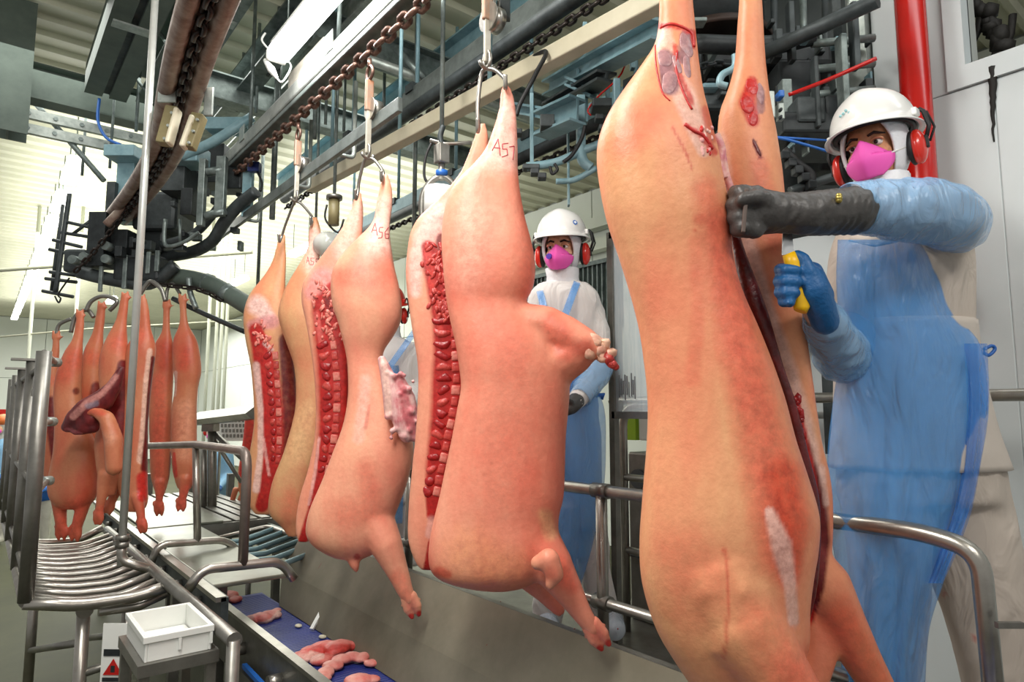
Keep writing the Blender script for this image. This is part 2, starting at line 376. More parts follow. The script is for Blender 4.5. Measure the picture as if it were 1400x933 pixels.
# ------------------------------------------------------------------ trough, belt conveyor
tg = empty('trim_trough', (1.5, 2.4, .4), 'wide grey sloping metal trough below the hanging carcasses', 'trough')
tg.name = 'drip_trough'
Y0, Y1 = -.6, 4.05
mb = MB()
prof = [(1.43, .50), (1.50, .66), (1.62, .87)]
mb.sheet([[(x, Y1 - (.16 if i == 0 else 0) * 1.0, z) for i, (x, z) in enumerate(prof)], [(x, 2.2, z) for x, z in prof], [(x, Y0, z) for x, z in prof]])
for f in mb.bm.faces: f.smooth = False
o = mb.build('slope_plate', M_TROUGH, tg); md = o.modifiers.new('thick', 'SOLIDIFY'); md.thickness = .012
mb = MB(); mb.bar((1.625, Y1, .868), (1.625, Y0, .868), .03, .018); mb.build('folded_edge', M_STEELD, tg)
mb = MB(); mb.bar((1.503, 2.2, .668), (1.503, Y0, .668), .004, .004); mb.bar((1.435, 3.1, .515), (1.62, 3.1, .873), .003, .006, (1, 0, 0)); mb.build('weld_seam', M_DARK2, tg)
for y in (-.3, 1.5, 3.3): MB().bb((1.5, y - .03, 0), (1.56, y + .03, .6)).build('leg', M_STEELD, tg)
M_BLOOD = mat('blood_smear', '7a1712', .3)
def on_trough(px_, py_):
    # intersect with upper slope plane
    n = Vector((-(.87 - .66), 0, (1.62 - 1.50))).normalized(); p0 = Vector((1.5, 0, .66)); d = P(px_, py_, D=1) - CAM
    return CAM + d * ((p0 - CAM).dot(n) / d.dot(n)) + n * .004
for k, pts_ in enumerate(([(430, 788), (440, 775), (446, 762)], [(665, 888), (672, 880)])):
    mb = MB(); q_ = [on_trough(*p_) for p_ in pts_]; q_ = spline(q_, 4); mb.tube(q_, [.004 + .005 * math.sin(math.pi * i / (len(q_) - 1)) for i in range(len(q_))], 6); mb.build('blood_streak', M_BLOOD, tg)
sp = MB()
for i in range(26):
    c = on_trough(random.uniform(560, 930), random.uniform(800, 920)); sp.ball(c, random.uniform(.0015, .004), 1)
o = sp.build('blood_specks', M_BLOOD, tg); o['kind'] = 'stuff'
bc = empty('belt_conveyor', (1.28, 2.4, 0), 'low conveyor with blue belt carrying trimmings beside the trough', 'conveyor')
MB().bb((1.125, -.6, .46), (1.44, 4.25, .50)).build('belt', M_BELT, bc)
mb = MB()
y = 4.2
while y > 1.9:
    mb.bb((1.13, y - .002, .50), (1.43, y + .002, .5015)); y -= .022
o = mb.build('belt_ribs', mat('belt_rib', '34428f', .35), bc); o['kind'] = 'stuff'
mb = MB(); zr = P(384, 888, X=1.10).z; mb.bb((1.095, -.6, .3), (1.12, 4.35, zr - .01)); mb.build('side_wall', M_STEELD, bc)
mb = MB(); mb.bar((1.10, 4.35, zr), (1.10, -.6, zr), .04, .018); mb.build('side_rim', M_STEEL, bc)
mb = MB(); mb.bb((1.04, 1.6, .12), (1.06, 3.5, .40)); mb.build('motor_cover', M_STEELD, bc)
for i, y in enumerate((3.2, 2.75, 2.3, 1.85)): MB().bb((1.03, y - .05, .24), (1.045, y + .05, .33), .006).build('vent_slot', M_DARK, bc)
for y in (3.45, 2.95, 2.5, 2.05): MB().cyl((1.04, y, .46), (1.095, y, .46), .03, 14).build('roller_end', M_STEEL, bc)
MB().bar((1.05, 3.3, .43), (1.05, 2.3, .40), .02, .02).build('blue_hose', M_BLUEPL, bc)
for y in (0, 1.9, 3.9):
    for x in (1.18, 1.42): MB().bb((x - .025, y - .025, 0), (x + .025, y + .025, .46)).build('leg', M_STEELD, bc)
p = P(424, 835, Z=.56); q = P(437, 828, Z=.62)
mb = MB(); mb.bar(P(426, 861, Z=.51), P(444, 828, Z=.60), .02, .012); tag(mb.build('white_scraper', M_WHITEPL), 'thin white plastic bar standing at the edge of the blue belt', 'scraper')
for k, (x_, y_) in enumerate(((408, 856), (441, 871))):
    mb = MB(); mb.ball(P(x_, y_, Z=.508), (.018, .024, .008), 2); tag(mb.build('fat_scrap', M_IVORY), ('small pale fat scrap at the belt edge left of the white bar', 'small pale fat scrap at the belt edge right of the white bar')[k], 'scrap')
# ------------------------------------------------------------------ stainless table with rails, slat tray
tb = empty('sheet_table', (1.0, 4.2, 0), 'long stainless sheet covered table in front of the hanging sides', 'table')
def sheet(y0, y1, x0, x1, z): return MB().bb((x0, y0, z - .02), (x1, y1, z), .006).build('sheet', M_SHEET, tb)
sheet(3.18, 4.15, .86, 1.20, .85); sheet(4.17, 4.95, .88, 1.22, .845); sheet(4.97, 6.6, .9, 1.4, .85)
mb = MB(); mb.bb((.82, 2.9, .74), (.85, 6.6, .86)); mb.build('side_rail', M_DARK2, tb)
mb = MB(); mb.bb((.80, 2.9, .845), (.84, 6.6, .865)); mb.build('edge_strip', M_STEEL, tb)
for i in range(9): MB().cyl((.785, 3.2 + i * .36, .79), (.82, 3.2 + i * .36, .79), .018, 10).build('bolt', M_STEELD, tb)
for y in (4.0, 5.2, 6.4):
    for x in (.9, 1.13): MB().bb((x - .025, y - .025, 0), (x + .025, y + .025, .83)).build('leg', M_STEELD, tb)
st = empty('slat_table', (1.7, 5.2, 0), 'grey table of long parallel slats below the farther carcasses', 'table')
for i in range(7):
    x = 1.22 + i * .09; MB().bb((x, 5.0, .80), (x + .065, 7.0, .84), .004).build('slat', M_STEELD, st)
MB().bb((1.2, 4.97, .72), (1.85, 5.0, .83)).build('front_apron', M_STEELD, st)
for x in (1.25, 1.8): MB().bb((x - .025, 5.0, 0), (x + .025, 5.05, .72)).build('leg', M_STEELD, st)
gs = empty('angled_bar_tray', (1.55, 4.1, .7), 'small tray of bent blue grey bars behind the sheet table', 'tray')
for i in range(6):
    y = 4.75 - i * .17; MB().tube([(1.25, y, .74), (1.45, y, .735), (1.66, y - .05, .80)], .016, 10).build('bar', M_BLUEST, gs)
MB().tube(fillet([(1.25, 4.85, .74), (1.66, 4.82, .80), (1.68, 3.8, .80)], .06), .016).build('frame_tube', M_STEEL, gs)
MB().cyl((1.25, 4.85, .73), (1.25, 3.8, .73), .014).build('frame_tube', M_STEEL, gs)
for y in (4.7, 4.0): MB().cyl((1.5, y, 0), (1.5, y, .72), .018).build('leg', M_STEELD, gs)
hr = empty('hoop_rail', (.85, 3.4, .9), 'tubular hoop rails with two posts over the sheet table', 'railing')
def hoop(pts, Y, r=.02): return [P(x, y, Y=Y) for x, y in pts]
y1_, y2_ = 4.0, 2.95
MB().tube(fillet(hoop([(206, 772), (216, 745), (312, 738), (335, 765)], y1_), .12), .02, 12).build('hoop', M_STEEL, hr)
MB().tube(fillet(hoop([(256, 808), (276, 779), (384, 768), (402, 792)], y2_), .12), .02, 12).build('hoop', M_STEEL, hr)
pa, pb = P(332, 773, Y=y2_), P(270, 741, Y=y1_)
ta = P(331, 618, Y=y2_); tb_ = P(268, 608, Y=y1_); zt = 1.45
pc = Vector((pb.x, y1_ + .75, zt + .005)); pc = P(204, 610, Y=4.75)
MB().tube(fillet([pa, Vector((pa.x, pa.y, ta.z)), tb_, pc], .09), .021, 12).build('top_rail', mat('dull_brown_steel', '8c8078', .4, .6, '6a5f58', 9, .8), hr)
MB().cyl(pb, tb_, .02).build('post', M_STEEL, hr)
# ------------------------------------------------------------------ crate on its stand
cx0, cx1, cy0, cy1, cz0, cz1 = .432, .618, 2.27, 2.57, .875, .95
ct = empty('white_crate', ((cx0 + cx1) / 2, (cy0 + cy1) / 2, cz0), 'empty translucent white plastic crate on a steel stand', 'crate')
mb = MB(); th = .008
mb.bb((cx0 + .012, cy0 + .012, cz0), (cx1 - .012, cy1 - .012, cz0 + th))
for a, b in (((cx0, cy0, cz0), (cx0 + th, cy1, cz1)), ((cx1 - th, cy0, cz0), (cx1, cy1, cz1)), ((cx0 + th, cy0, cz0), (cx1 - th, cy0 + th, cz1)), ((cx0 + th, cy1 - th, cz0), (cx1 - th, cy1, cz1))): mb.bb(a, b, .002)
mb.build('body', M_WHITEPL, ct)
mb = MB(); r_ = .006
for a, b in (((cx0 - r_, cy0 - r_, cz1 - .02), (cx1 + r_, cy0, cz1)), ((cx0 - r_, cy1, cz1 - .02), (cx1 + r_, cy1 + r_, cz1)), ((cx0 - r_, cy0, cz1 - .02), (cx0, cy1, cz1)), ((cx1, cy0, cz1 - .02), (cx1 + r_, cy1, cz1))): mb.bb(a, b, .002)
mb.build('rim', M_WHITEPL, ct)
for y in (cy0 + .12, cy0 + .26): MB().bb((cx1, y, cz0 + .02), (cx1 + .006, y + .008, cz1 - .02)).build('rib', M_WHITEPL, ct)
for x in (cx0 + .09, cx0 + .18): MB().bb((x, cy0 - .006, cz0 + .02), (x + .008, cy0, cz1 - .02)).build('rib', M_WHITEPL, ct)
cs = empty('crate_stand', ((cx0 + cx1) / 2, (cy0 + cy1) / 2, 0), 'steel stand of square tubes under the white crate', 'stand')
mb = MB(); 
for a, b in (((cx0 - .02, cy0 - .02, cz0 - .035), (cx1 + .02, cy0 + .01, cz0)), ((cx0 - .02, cy1 - .01, cz0 - .035), (cx1 + .02, cy1 + .02, cz0)), ((cx0 - .02, cy0 + .01, cz0 - .035), (cx0 + .01, cy1 - .01, cz0)), ((cx1 - .01, cy0 + .01, cz0 - .035), (cx1 + .02, cy1 - .01, cz0))): mb.bb(a, b)
mb.build('top_frame', M_STEELD, cs)
for x in (cx0, cx1):
    for y in (cy0, cy1): MB().bb((x - .014, y - .014, 0), (x + .014, y + .014, cz0 - .035)).build('leg', M_STEELD, cs)
MB().bb((cx0, cy1 - .01, .3), (cx1, cy1 + .01, .33)).build('stretcher', M_STEELD, cs)
# ------------------------------------------------------------------ barred chute with its fence of posts
ch = empty('barred_chute', (.4, 3.9, 0), 'long chute of bent steel bars under the back row of carcasses', 'chute')
def chute_bar(y, r=.017, name='bar', lift=0.):
    pts = [(.20, y, .912 + lift), (.347, y, .874 + lift), (.50, y, .868 + lift), (.645, y + .02, .905 + lift)]
    return MB().tube(fillet(pts, .04, 4), r, 10).build(name, M_STEEL, ch)
for i in range(11): chute_bar(3.16 + i * .13)
MB().tube(fillet([(.176, 3.07, .918), (.347, 3.07, .879), (.532, 3.07, .875), (.68, 3.07, .905)], .05, 4), .024, 14).build('end_rail', M_STEEL, ch)
MB().tube([(.42, 3.11, .835), (.56, 3.11, .83), (.66, 3.11, .865)], .02, 12).build('end_rail', M_STEEL, ch)
MB().cyl((.182, 3.07, .92), (.182, 6.2, .90), .022).build('side_rail', M_STEEL, ch)
MB().cyl((.652, 2.15, .925), (.652, 4.7, .902), .024).build('side_rail', M_STEELD, ch)
MB().tube(fillet([(.182, 4.62, .905), (.35, 4.62, .875), (.50, 4.62, .87), (.62, 4.62, .93)], .06), .02).build('end_rail', M_STEEL, ch)
for x, y in ((.375, 3.14), (.53, 3.14), (.30, 4.45), (.53, 4.5)): MB().cyl((x, y, 0), (x, y, .85), .024).build('leg', M_STEEL, ch)
MB().cyl((.652, 2.16, 0), (.652, 2.16, .925), .02).build('leg', M_STEELD, ch)
for a, b in (((.375, 3.14, .60), (.53, 3.14, .62)), ((.375, 3.14, .72), (.30, 4.45, .35)), ((.53, 3.14, .72), (.53, 4.5, .35))): MB().cyl(a, b, .016).build('brace', M_STEELD, ch)
for x, y in ((.375, 3.14), (.53, 3.14)): MB().cyl((x - .0, y - .03, .845), (x, y + .0, .845), .03).build('end_cap', M_STEEL, ch)
ft = empty('foot_bolt', (.43, 4.9, 0)); bpy.data.objects.remove(ft)
for x, y in ((.30, 4.45), (.53, 4.5)): MB().cyl((x, y, 0), (x, y, .02), .045).build('foot', M_STEELD, ch)
fn = empty('post_fence', (.182, 4.3, .92), 'row of upright steel posts along the left side of the chute', 'fence')
for i, y in enumerate((3.07, 3.72, 4.55, 5.3, 6.0)):
    MB().cyl((.182, y, .92), (.182, y, 1.845), .026, 14).build('post', M_STEELD, fn)
    if 0 < i < 3: MB().bb((.10, y - .03, 1.845), (.20, y + .03, 1.855)).build('cap_plate', M_STEELD, fn)
    if i in (1, 3): MB().cyl((.182, y, 1.70), (.21, y + .0, 1.70), .03).build('cap', M_STEEL, fn)
for z in (1.79, 1.34, .99):
    MB().cyl((.182, 6.0, z), (.182, 3.07, z), .012).build('cross_bar', M_STEELD, fn)
for x_, y_ in ((69, 495), (63, 577), (58, 659)):
    p = P(x_, y_, D=2.98); MB().cyl(p, p + FH * .05, .021, 18).build('tube_end', M_GALVL, fn); MB().cyl(p + FH * .03, Vector((.182, 3.07, p.z)), .012).build('stub', M_STEELD, fn)
sg = MB().bb((.585, 3.1, .56), (.592, 3.2, .78)); sgo = sg.build('warning_sign', M_WHITEPL)
q = P(157, 893, Y=3.05)
sgo.location = (q.x, q.y, q.z - .11); tag(sgo, 'small white warning sign with red triangle hung below the chute', 'sign')
sgo.rotation_euler = (0, 0, math.radians(50))
mb = MB(); mb.prism([(-.006, .038, .03), (-.006, -.038, .03), (-.006, 0, .09)], (-.002, 0, 0)); o = mb.mesh('t'); o.materials.append(M_RED); t = bpy.data.objects.new('red_triangle', o); link(t, sgo)
mb = MB(); mb.bb((-.0085, -.008, .04), (-.007, .008, .065)); mb.bb((-.007, -.04, .1), (-.005, .04, .125)); mb.bb((-.007, -.04, .005), (-.005, .04, .02)); o = mb.mesh('t'); o.materials.append(M_DARK); link(bpy.data.objects.new('black_print', o), sgo)
# white post
wp = empty('hanger_post', (.535, 3.41, .94), 'tall slim pale post with pipe clamp standing on the chute rail', 'post')
MB().cyl((.535, 3.41, .94), (.535, 3.41, 4.46), .0165, 14).build('tube', mat('pale_post', 'd0d2cc', .3, .4, 'b4b6b0', 6, .7), wp)
MB().tube(fillet([(.535, 3.41, 1.03), (.535, 3.41, .96), (.645, 3.36, .915)], .04), .02).build('bent_foot', M_STEEL, wp)
for z in (1.03, 1.06): MB().cyl((.535, 3.41, z - .012), (.535, 3.41, z + .012), .028).build('clamp', M_STEELD, wp)
MB().bar((.50, 3.38, 1.045), (.57, 3.44, 1.045), .015, .02).build('bolt', M_STEELD, wp)
# ------------------------------------------------------------------ roof steel
def beam_along(name, x, z, y0, y1, h, wd, m, label, slot=False):
    r = empty(name, (x, (y0 + y1) / 2, z), label, 'beam')
    if slot:
        for s in (-1, 1): MB().bb((x + s * wd * .08, y0, z - h / 2), (x + s * wd / 2, y1, z + h / 2)).build('channel', m, r)
        MB().bb((x - wd * .3, y0, z - h / 2 + .03), (x + wd * .3, y1, z + h / 2 - .03)).build('web', M_DARK2, r)
        for y in (y0 + .6, y0 + 1.5): MB().bb((x - wd * .42, y - .04, z - h / 2 - .012), (x + wd * .42, y + .04, z - h / 2)).build('clamp_plate', M_GALVL, r)
    else:
        mb = MB(); ibeam(mb, (x, y0, z), (x, y1, z), h, wd); mb.build('section', m, r)
        mb = MB()
        for i in range(14): mb.bb((x + wd * .2, y0 + .15 + i * (y1 - y0) / 14, z - h / 2 - .012), (x + wd * .32, y0 + .19 + i * (y1 - y0) / 14, z - h / 2))
        o = mb.build('bolt_heads', M_DARK2, r); o['kind'] = 'stuff'
    return r
beam_along('steel_beam', .585, 4.05, 2.9, 5.55, .22, .27, M_BEAM, 'wide slotted grey roof beam nearest the left column', True)
beam_along('steel_beam', .86, 4.08, 2.6, 5.55, .22, .16, M_BEAM, 'grey roof beam between the slotted beam and the lit lamp')
beam_along('steel_beam', 1.02, 4.1, 2.6, 5.55, .18, .16, M_GALV, 'galvanised roof beam just left of the lit lamp', True)
beam_along('steel_beam', 1.40, 4.08, 2.2, 7.2, .2, .14, M_GALV, 'galvanised roof beam just right of the lit lamp')
beam_along('steel_beam', 1.66, 4.1, 2.2, 7.2, .2, .12, M_GALVL, 'pale galvanised roof beam above the dark chain track')
beam_along('steel_beam', 2.45, 4.1, 1.2, 7.2, .2, .14, M_BLUEST, 'blue grey roof beam above the cream box rail')
def beam_across(y, z, x0, x1, h, wd, m, label, bolts=True):
    r = empty('cross_beam', ((x0 + x1) / 2, y, z), label, 'beam')
    mb = MB(); ibeam(mb, (x0, y, z), (x1, y, z), h, wd); mb.build('section', m, r)
    for k, dz in enumerate((-.16, -.27)):
        MB().bb((x0, y - .09, z - h / 2 + dz), (x1, y - .05, z - h / 2 + dz + .07)).build('channel', M_GALVL, r)
        for i in range(int((x1 - x0) / .16)): MB().cyl((x0 + .1 + i * .16, y - .10, z - h / 2 + dz + .035), (x0 + .1 + i * .16, y - .088, z - h / 2 + dz + .035), .016, 6).build('bolt', M_GALV, r)
    return r
beam_across(5.75, 3.99, -.6, 1.15, .27, .16, M_BEAM, 'deep dark green cross beam at upper left between column and slotted beam')
cb2 = empty('cross_beam', (2.0, 3.75, 4.0), 'grey cross beam right of the big lamp above the chain tracks', 'beam')
mb = MB(); ibeam(mb, (1.45, 3.75, 3.98), (3.6, 3.75, 3.98), .2, .14); mb.build('section', M_GALV, cb2)
mb = MB(); mb.cyl((1.5, 3.6, 3.8), (3.6, 3.6, 3.8), .03); mb.build('conduit', M_GALVL, cb2)
cb3 = empty('cross_beam', (2.0, 4.9, 4.0), 'second grey cross beam farther behind the big lamp', 'beam')
mb = MB(); ibeam(mb, (1.1, 4.9, 3.95), (3.6, 4.9, 3.95), .2, .14); mb.build('section', M_GALV, cb3)
lc = empty('steel_column', (.02, 5.5, 3.6), 'dark green grey hanging steel column at the upper left edge', 'column')
mb = MB(); ibeam(mb, (.03, 5.55, 3.5), (.03, 5.55, 4.45), .2, .22, .014, (0, 1, 0)); mb.build('section', M_BEAM, lc)
def brace(pts, X=None, D=None, r=.02, m=M_GALV, label='', name='brace_tube'):
    q = [P(x, y, X=X, D=D) for x, y in pts]; o = MB().tube(q, r, 8).build(name, m); return tag(o, label, 'brace')
brace([(0, 90), (70, 165), (142, 247)], D=4.7, r=.02, label='slanting grey brace tube from left column down to the machinery')
brace([(185, 0), (250, 88)], D=4.2, r=.014, label='thin slanting brace tube behind the tall pale post')
brace([(540, 65), (585, 112)], D=4.0, r=.022, label='short slanting brace tube between the two overhead tracks')
brace([(170, 90), (205, 130)], D=4.6, r=.012, label='small bolted brace arm beside the slotted beam')
# ------------------------------------------------------------------ lamps
lt = empty('fluorescent_lamp', P(415, 42, Z=3.55), 'large lit white fluorescent tube lamp hanging at upper centre left', 'lamp')
a, b = P(379, 76, Z=3.55), P(462, -16, Z=3.55); b.x = a.x
MB().bar(a, b + Vector((0, -.35, 0)), .115, .07, bev=.02).build('diffuser', M_TUBE, lt)
MB().bar(a + Vector((0, -.02, .045)), b + Vector((0, -.35, .045)), .09, .03).build('housing', M_WHITEPL, lt)
MB().bar(a + Vector((0, .03, .0)), a + Vector((0, .0, 0)), .11, .07, bev=.015).build('end_cap', M_WHITEPL, lt)
D0 = depth(a)
MB().tube(spline([P(368, 68, D=D0), P(358, 55, D=D0), P(363, 45, D=D0)], 5), .006, 6).build('cable', M_WHITEPL, lt)
MB().caps([(P(363, 83, D=D0), .012), (P(371, 95, D=D0), .022), (P(378, 106, D=D0), .01)], 8).build('plug', M_WHITEPL, lt)
MB().tube(spline([P(378, 106, D=D0), P(386, 112, D=D0), P(398, 92, D=D0), P(392, 82, D=D0)], 5), .005, 6).build('cable', M_WHITEPL, lt)
for t in (.2, .9): p = a.lerp(b, t); MB().cyl(p, (p.x, p.y, 4.47), .005, 6).build('hanger', M_GALV, lt)
l = bpy.data.lights.new('lamp_light', 'AREA'); l.shape = 'RECTANGLE'; l.size = .1; l.size_y = 1.3; l.energy = 22
lo = bpy.data.objects.new('lamp_light', l); COL.objects.link(lo); lo.location = (a.x, a.y - .7, 3.49)
ords = ['nearest', 'second', 'third', 'fourth', 'fifth', 'sixth', 'seventh', 'eighth', 'ninth', 'tenth', 'eleventh', 'twelfth']
ys = [7.75, 9.0, 10.2, 11.4, 12.6, 13.8, 15.0, 16.2, 17.4, 18.6, 19.8, 21.0]
def far_lamp(x, y, label, group):
    r = empty('ceiling_lamp', (x, y, 4.0), label, 'lamp', group)
    MB().bar((x, y - .38, 4.0), (x, y + .38, 4.0), .14, .07, bev=.015).build('diffuser', M_TUBEF, r)
    MB().bb((x - .05, y - .36, 4.03), (x + .05, y + .36, 4.06)).build('housing', M_WHITEPL, r)
    for s in (-.3, .3): MB().cyl((x, y + s, 4.05), (x, y + s, 4.47), .006, 6).build('hanger', M_GALV, r)
for i, y in enumerate(ys): far_lamp(.575, y, ords[i] + ' lamp counted along the long lamp row at far left', 'long ceiling lamp row on the left')
for i, (x, y) in enumerate(((2.1, 10.5), (2.1, 13.5), (2.1, 16.5), (3.6, 9.5), (3.6, 12.5))):
    far_lamp(x, y, ['first', 'second', 'third', 'first', 'second'][i] + (' lamp of the middle row glimpsed between overhead machines' if x < 3 else ' lamp of the right row glimpsed behind overhead tracks'), 'ceiling lamps behind the machinery')
# ------------------------------------------------------------------ carcass track A: box rail, rusty chain, wheel rail
M_RAILA = mat('rail_beam_lit', 'a9aba4', .38, .5, '7c7f7a', 9, .9, .05)  # paler copy of the rail material, lamp light put into its colour
ra = empty('overhead_rail', (1.3, 2.8, 3.36), 'grey overhead box rail carrying the rusty chain over the split carcasses', 'rail')
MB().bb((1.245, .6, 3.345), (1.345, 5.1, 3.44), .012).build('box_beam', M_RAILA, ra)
MB().bb((1.25, .6, 3.315), (1.34, 5.1, 3.345), .006).build('underside_strip', M_RAIL, ra)  # darker tone here puts the beam's underside shade into the colour
MB().bb((1.255, 3.1, 3.44), (1.335, 3.6, 3.54), .01).build('upper_housing', M_RAILW, ra)
for y in (1.5, 3.0, 4.4):
    MB().bb((1.24, y - .05, 3.40), (1.244, y + .05, 3.50)).build('slotted_plate', M_GALVL, ra); MB().cyl((1.295, y, 3.44), (1.295, y, 4.47), .012, 8).build('hanger_rod', M_GALV, ra)
chain('rusty_chain', [(1.3, .7, 3.265), (1.3, 5.0, 3.275)], .098, .068, .0118, M_RUST, 'thick rusty brown chain running under the grey box rail', limit=90)
wr_ = empty('wheel_rail', (1.33, 2.8, 2.95), 'narrow flat rail on which the carcass trolley wheels roll', 'rail')
MB().bb((1.318, P(548, 118, X=1.33).y, 2.90), (1.342, 5.3, 2.965), .004).build("flat_bar", M_RAIL, wr_)
for y in (3.1, 3.7, 4.6): MB().tube(fillet([(1.342, y, 2.93), (1.44, y, 2.93), (1.44, y, 3.35)], .03), .012, 8).build('bracket', M_GALVL, wr_)
# ------------------------------------------------------------------ track B dark with greasy chain
def ctrack(name, x, z, y0, y1, wd, h, m, label, clabel, L=.07, lim=130):
    r = empty(name, (x, (y0 + y1) / 2, z), label, 'rail')
    MB().bb((x - wd / 2, y0, z), (x + wd / 2, y1, z + h), .012).build('box_beam', m, r)
    MB().cyl((x - .01, y0, z - .004), (x - .01, y1, z - .004), wd * .42, 12).build('round_lip', M_DARK2, r)
    for k in range(5):
        y = y0 + (k + .5) * (y1 - y0) / 5; MB().cyl((x, y, z + h), (x, y, 4.47), .013, 8).build('hanger_rod', M_BLUEST, r); MB().bb((x - wd * .6, y - .04, z + h - .03), (x + wd * .6, y + .04, z + h + .02)).build('clamp', M_DARK2, r)
    chain(name + '_chain', [(x, y0 + .1, z - .085), (x, y1, z - .085)], L, L * .66, L * .13, M_CHAIND, clabel, limit=lim)
    return r
q1 = P(740, 0, X=1.9); q2 = P(423, 237, X=1.9)
ctrack('chain_track', 1.9, (q1.z + q2.z) / 2 - .09, 1.1, 5.4, .1, .11, M_RAIL, 'dark steel chain track running parallel right of the carcass rail', 'greasy black chain under the dark track right of the carcass rail')
q3 = P(531, 303, X=2.6); q4 = P(815, 165, X=2.6)
ctrack('rear_track', 2.6, (q3.z + q4.z) / 2, 1.75, 6.0, .1, .11, M_BLUEST, 'blue grey chain track behind the cream box rail', 'black chain under the blue grey rear track', .07, 120)
# cream box rail C with devices
cr = empty('cream_box_rail', P(680, 120, Z=3.05), 'cream square box rail crossing above the carcasses', 'rail')
c0, c1 = P(915, -8, Z=3.07), P(425, 256, Z=3.07)
MB().bar(c0, c1, .065, .075, bev=.006).build('beam', M_CREAM, cr)
for t in (.05, .35, .62, .9): p = c0.lerp(c1, t); MB().cyl(p, (p.x, p.y, 4.47), .011, 8).build('hanger_rod', M_BLUEST, cr)
MB().tube(spline([c0.lerp(c1, .30) + Vector((0, 0, .04)), P(745, 70, D=2.55), P(733, 100, D=2.5), P(712, 140, D=2.5), P(706, 158, D=2.5)], 7), .009, 8).build('cable', M_BLACK, cr)
cl = empty('cylinder_sensor', P(598, 255, D=2.72), 'white cylinder with grey yoke hanging under the cream rail behind carcass 157', 'device')
D0 = 2.72
mb = MB(); mb.tube([P(602, 258, D=D0), P(600, 300, D=D0)], .066, 24); mb.build('drum', M_WHITEPL, cl)
MB().tube(spline([P(577, 300, D=D0), P(578, 268, D=D0), P(590, 248, D=D0), P(606, 242, D=D0), P(620, 252, D=D0), P(626, 275, D=D0)], 6), .014, 10).build('yoke', M_STEELD, cl)
MB().bar(P(604, 198, D=D0), P(604, 224, D=D0), .055, .05, (0, 1, 0), .006).build('junction_box', M_STEEL, cl)
MB().cyl(P(604, 222, D=D0), P(603, 246, D=D0), .014).build('stem', M_STEEL, cl); qh = P(604, 176, D=D0); MB().cyl(qh, (qh.x, qh.y, 4.47), .01, 8).build('hanger_rod', M_GALV, cl)
MB().cyl(P(604, 234, D=D0), P(604, 241, D=D0), .026).build('blue_ring', M_BLUEPL, cl)
MB().tube(spline([P(590, 196, D=D0), P(582, 215, D=D0), P(580, 240, D=D0), P(586, 252, D=D0)], 6), .006, 8).build('cable', M_BLACK, cl)
MB().tube([P(588, 192, D=D0), P(608, 197, D=D0), P(645, 195, D=D0)], .009, 8).build('arm', M_STEEL, cl)
MB().tube(spline([P(604, 198, D=D0), P(602, 186, D=D0), P(606, 172, D=D0)], 4), .012, 8).build('hanger_hook', M_DARK2, cl)
D0 = 3.6
dm = empty('dome_device', P(455, 330, D=D0), 'grey clear domed device on a stem behind the tag 155 leg', 'device')
MB().ball(P(449, 335, D=D0), (.085, .085, .075), 3).build('dome', mat('clear_dome', 'c9ccc6', .15, alpha=.7), dm)
MB().cyl(P(457, 272, D=D0), P(456, 308, D=D0), .03).build('stem', M_NYLON, dm); qh = P(457, 272, D=D0); MB().cyl(qh, (qh.x, qh.y, 4.47), .01, 8).build('hanger_rod', M_GALV, dm)
MB().cyl(P(457, 268, D=D0), P(457, 273, D=D0), .045).build('flange', M_STEELD, dm)
MB().tube(spline([P(447, 280, D=D0), P(445, 300, D=D0), P(462, 318, D=D0), P(470, 300, D=D0)], 6), .006, 8).build('cable', M_BLACK, dm)
# ------------------------------------------------------------------ trolleys and gambrel hooks
def trolley(x, y, top, ey, label, wheel=True):
    r = empty('trolley_hook', (x, y, ey.z), label, 'hook', 'carcass trolley hooks')
    MB().bar((x, y, ey.z - .01), (x, y, top - .10), .012, .026, (1, 0, 0), .003).build('shank', M_RAILW, r)
    mb = MB(); mb.tube([(x + .03 * math.cos(a), y, ey.z - .012 + .02 * math.sin(a)) for a in [math.pi * k / 6 for k in range(6, 13)]], .008, 8); mb.build('foot_eye', M_STEEL, r)
    if wheel:
        mb = MB(); mb.cyl((x + .008, y, 2.995), (x + .052, y, 2.995), .045, 22); mb.cyl((x + .002, y, 2.995), (x + .008, y, 2.995), .052, 22); mb.build('wheel', M_STEEL, r)
        MB().bar((x, y, 2.98), (x, y, 3.13), .02, .04, (1, 0, 0), .006).build('yoke', mat('rust_yoke', 'b07a58', .5, .3, '8d8478', 20, 1), r)
    mb = MB(); mb.tube([(x, y + .03 * math.cos(2 * math.pi * k / 14), 3.165 + .032 * math.sin(2 * math.pi * k / 14)) for k in range(14)], .008, 7, closed=True); mb.build('ring', M_RUST, r)
    mb = MB(); mb.tube([(x, y, 3.19), (x, y + .005, 3.235)], .011, 8); mb.build('chain_dog', M_RUST, r)
    return r
def gambrel(name, eye, feet, r, label, m=M_STEEL):
    g = empty(name, eye, label, 'hook', 'double hooks holding hind feet')
    mb = MB(); mb.tube([eye + Vector((0, .018 * math.cos(2 * math.pi * k / 12), .03 * math.sin(2 * math.pi * k / 12))) for k in range(12)], r, 8, closed=True); mb.build('eye', m, g)
    e = eye - Vector((0, 0, .03))
    for ft in feet:
        s = (ft - e); side = Vector((s.x, s.y, 0)); side = side.normalized() if side.length > 1e-3 else RT
        MB().tube(spline([e, e + side * .03 + Vector((0, 0, -.012)), e.lerp(ft, .55) + side * .025, ft + Vector((0, 0, .02)), ft - FH * .035 - Vector((0, 0, .02)), ft - FH * .05 + Vector((0, 0, .02))], 6), r, 8).build('arm', m, g)
    return g
TROLL = []   # filled: (y, label words)
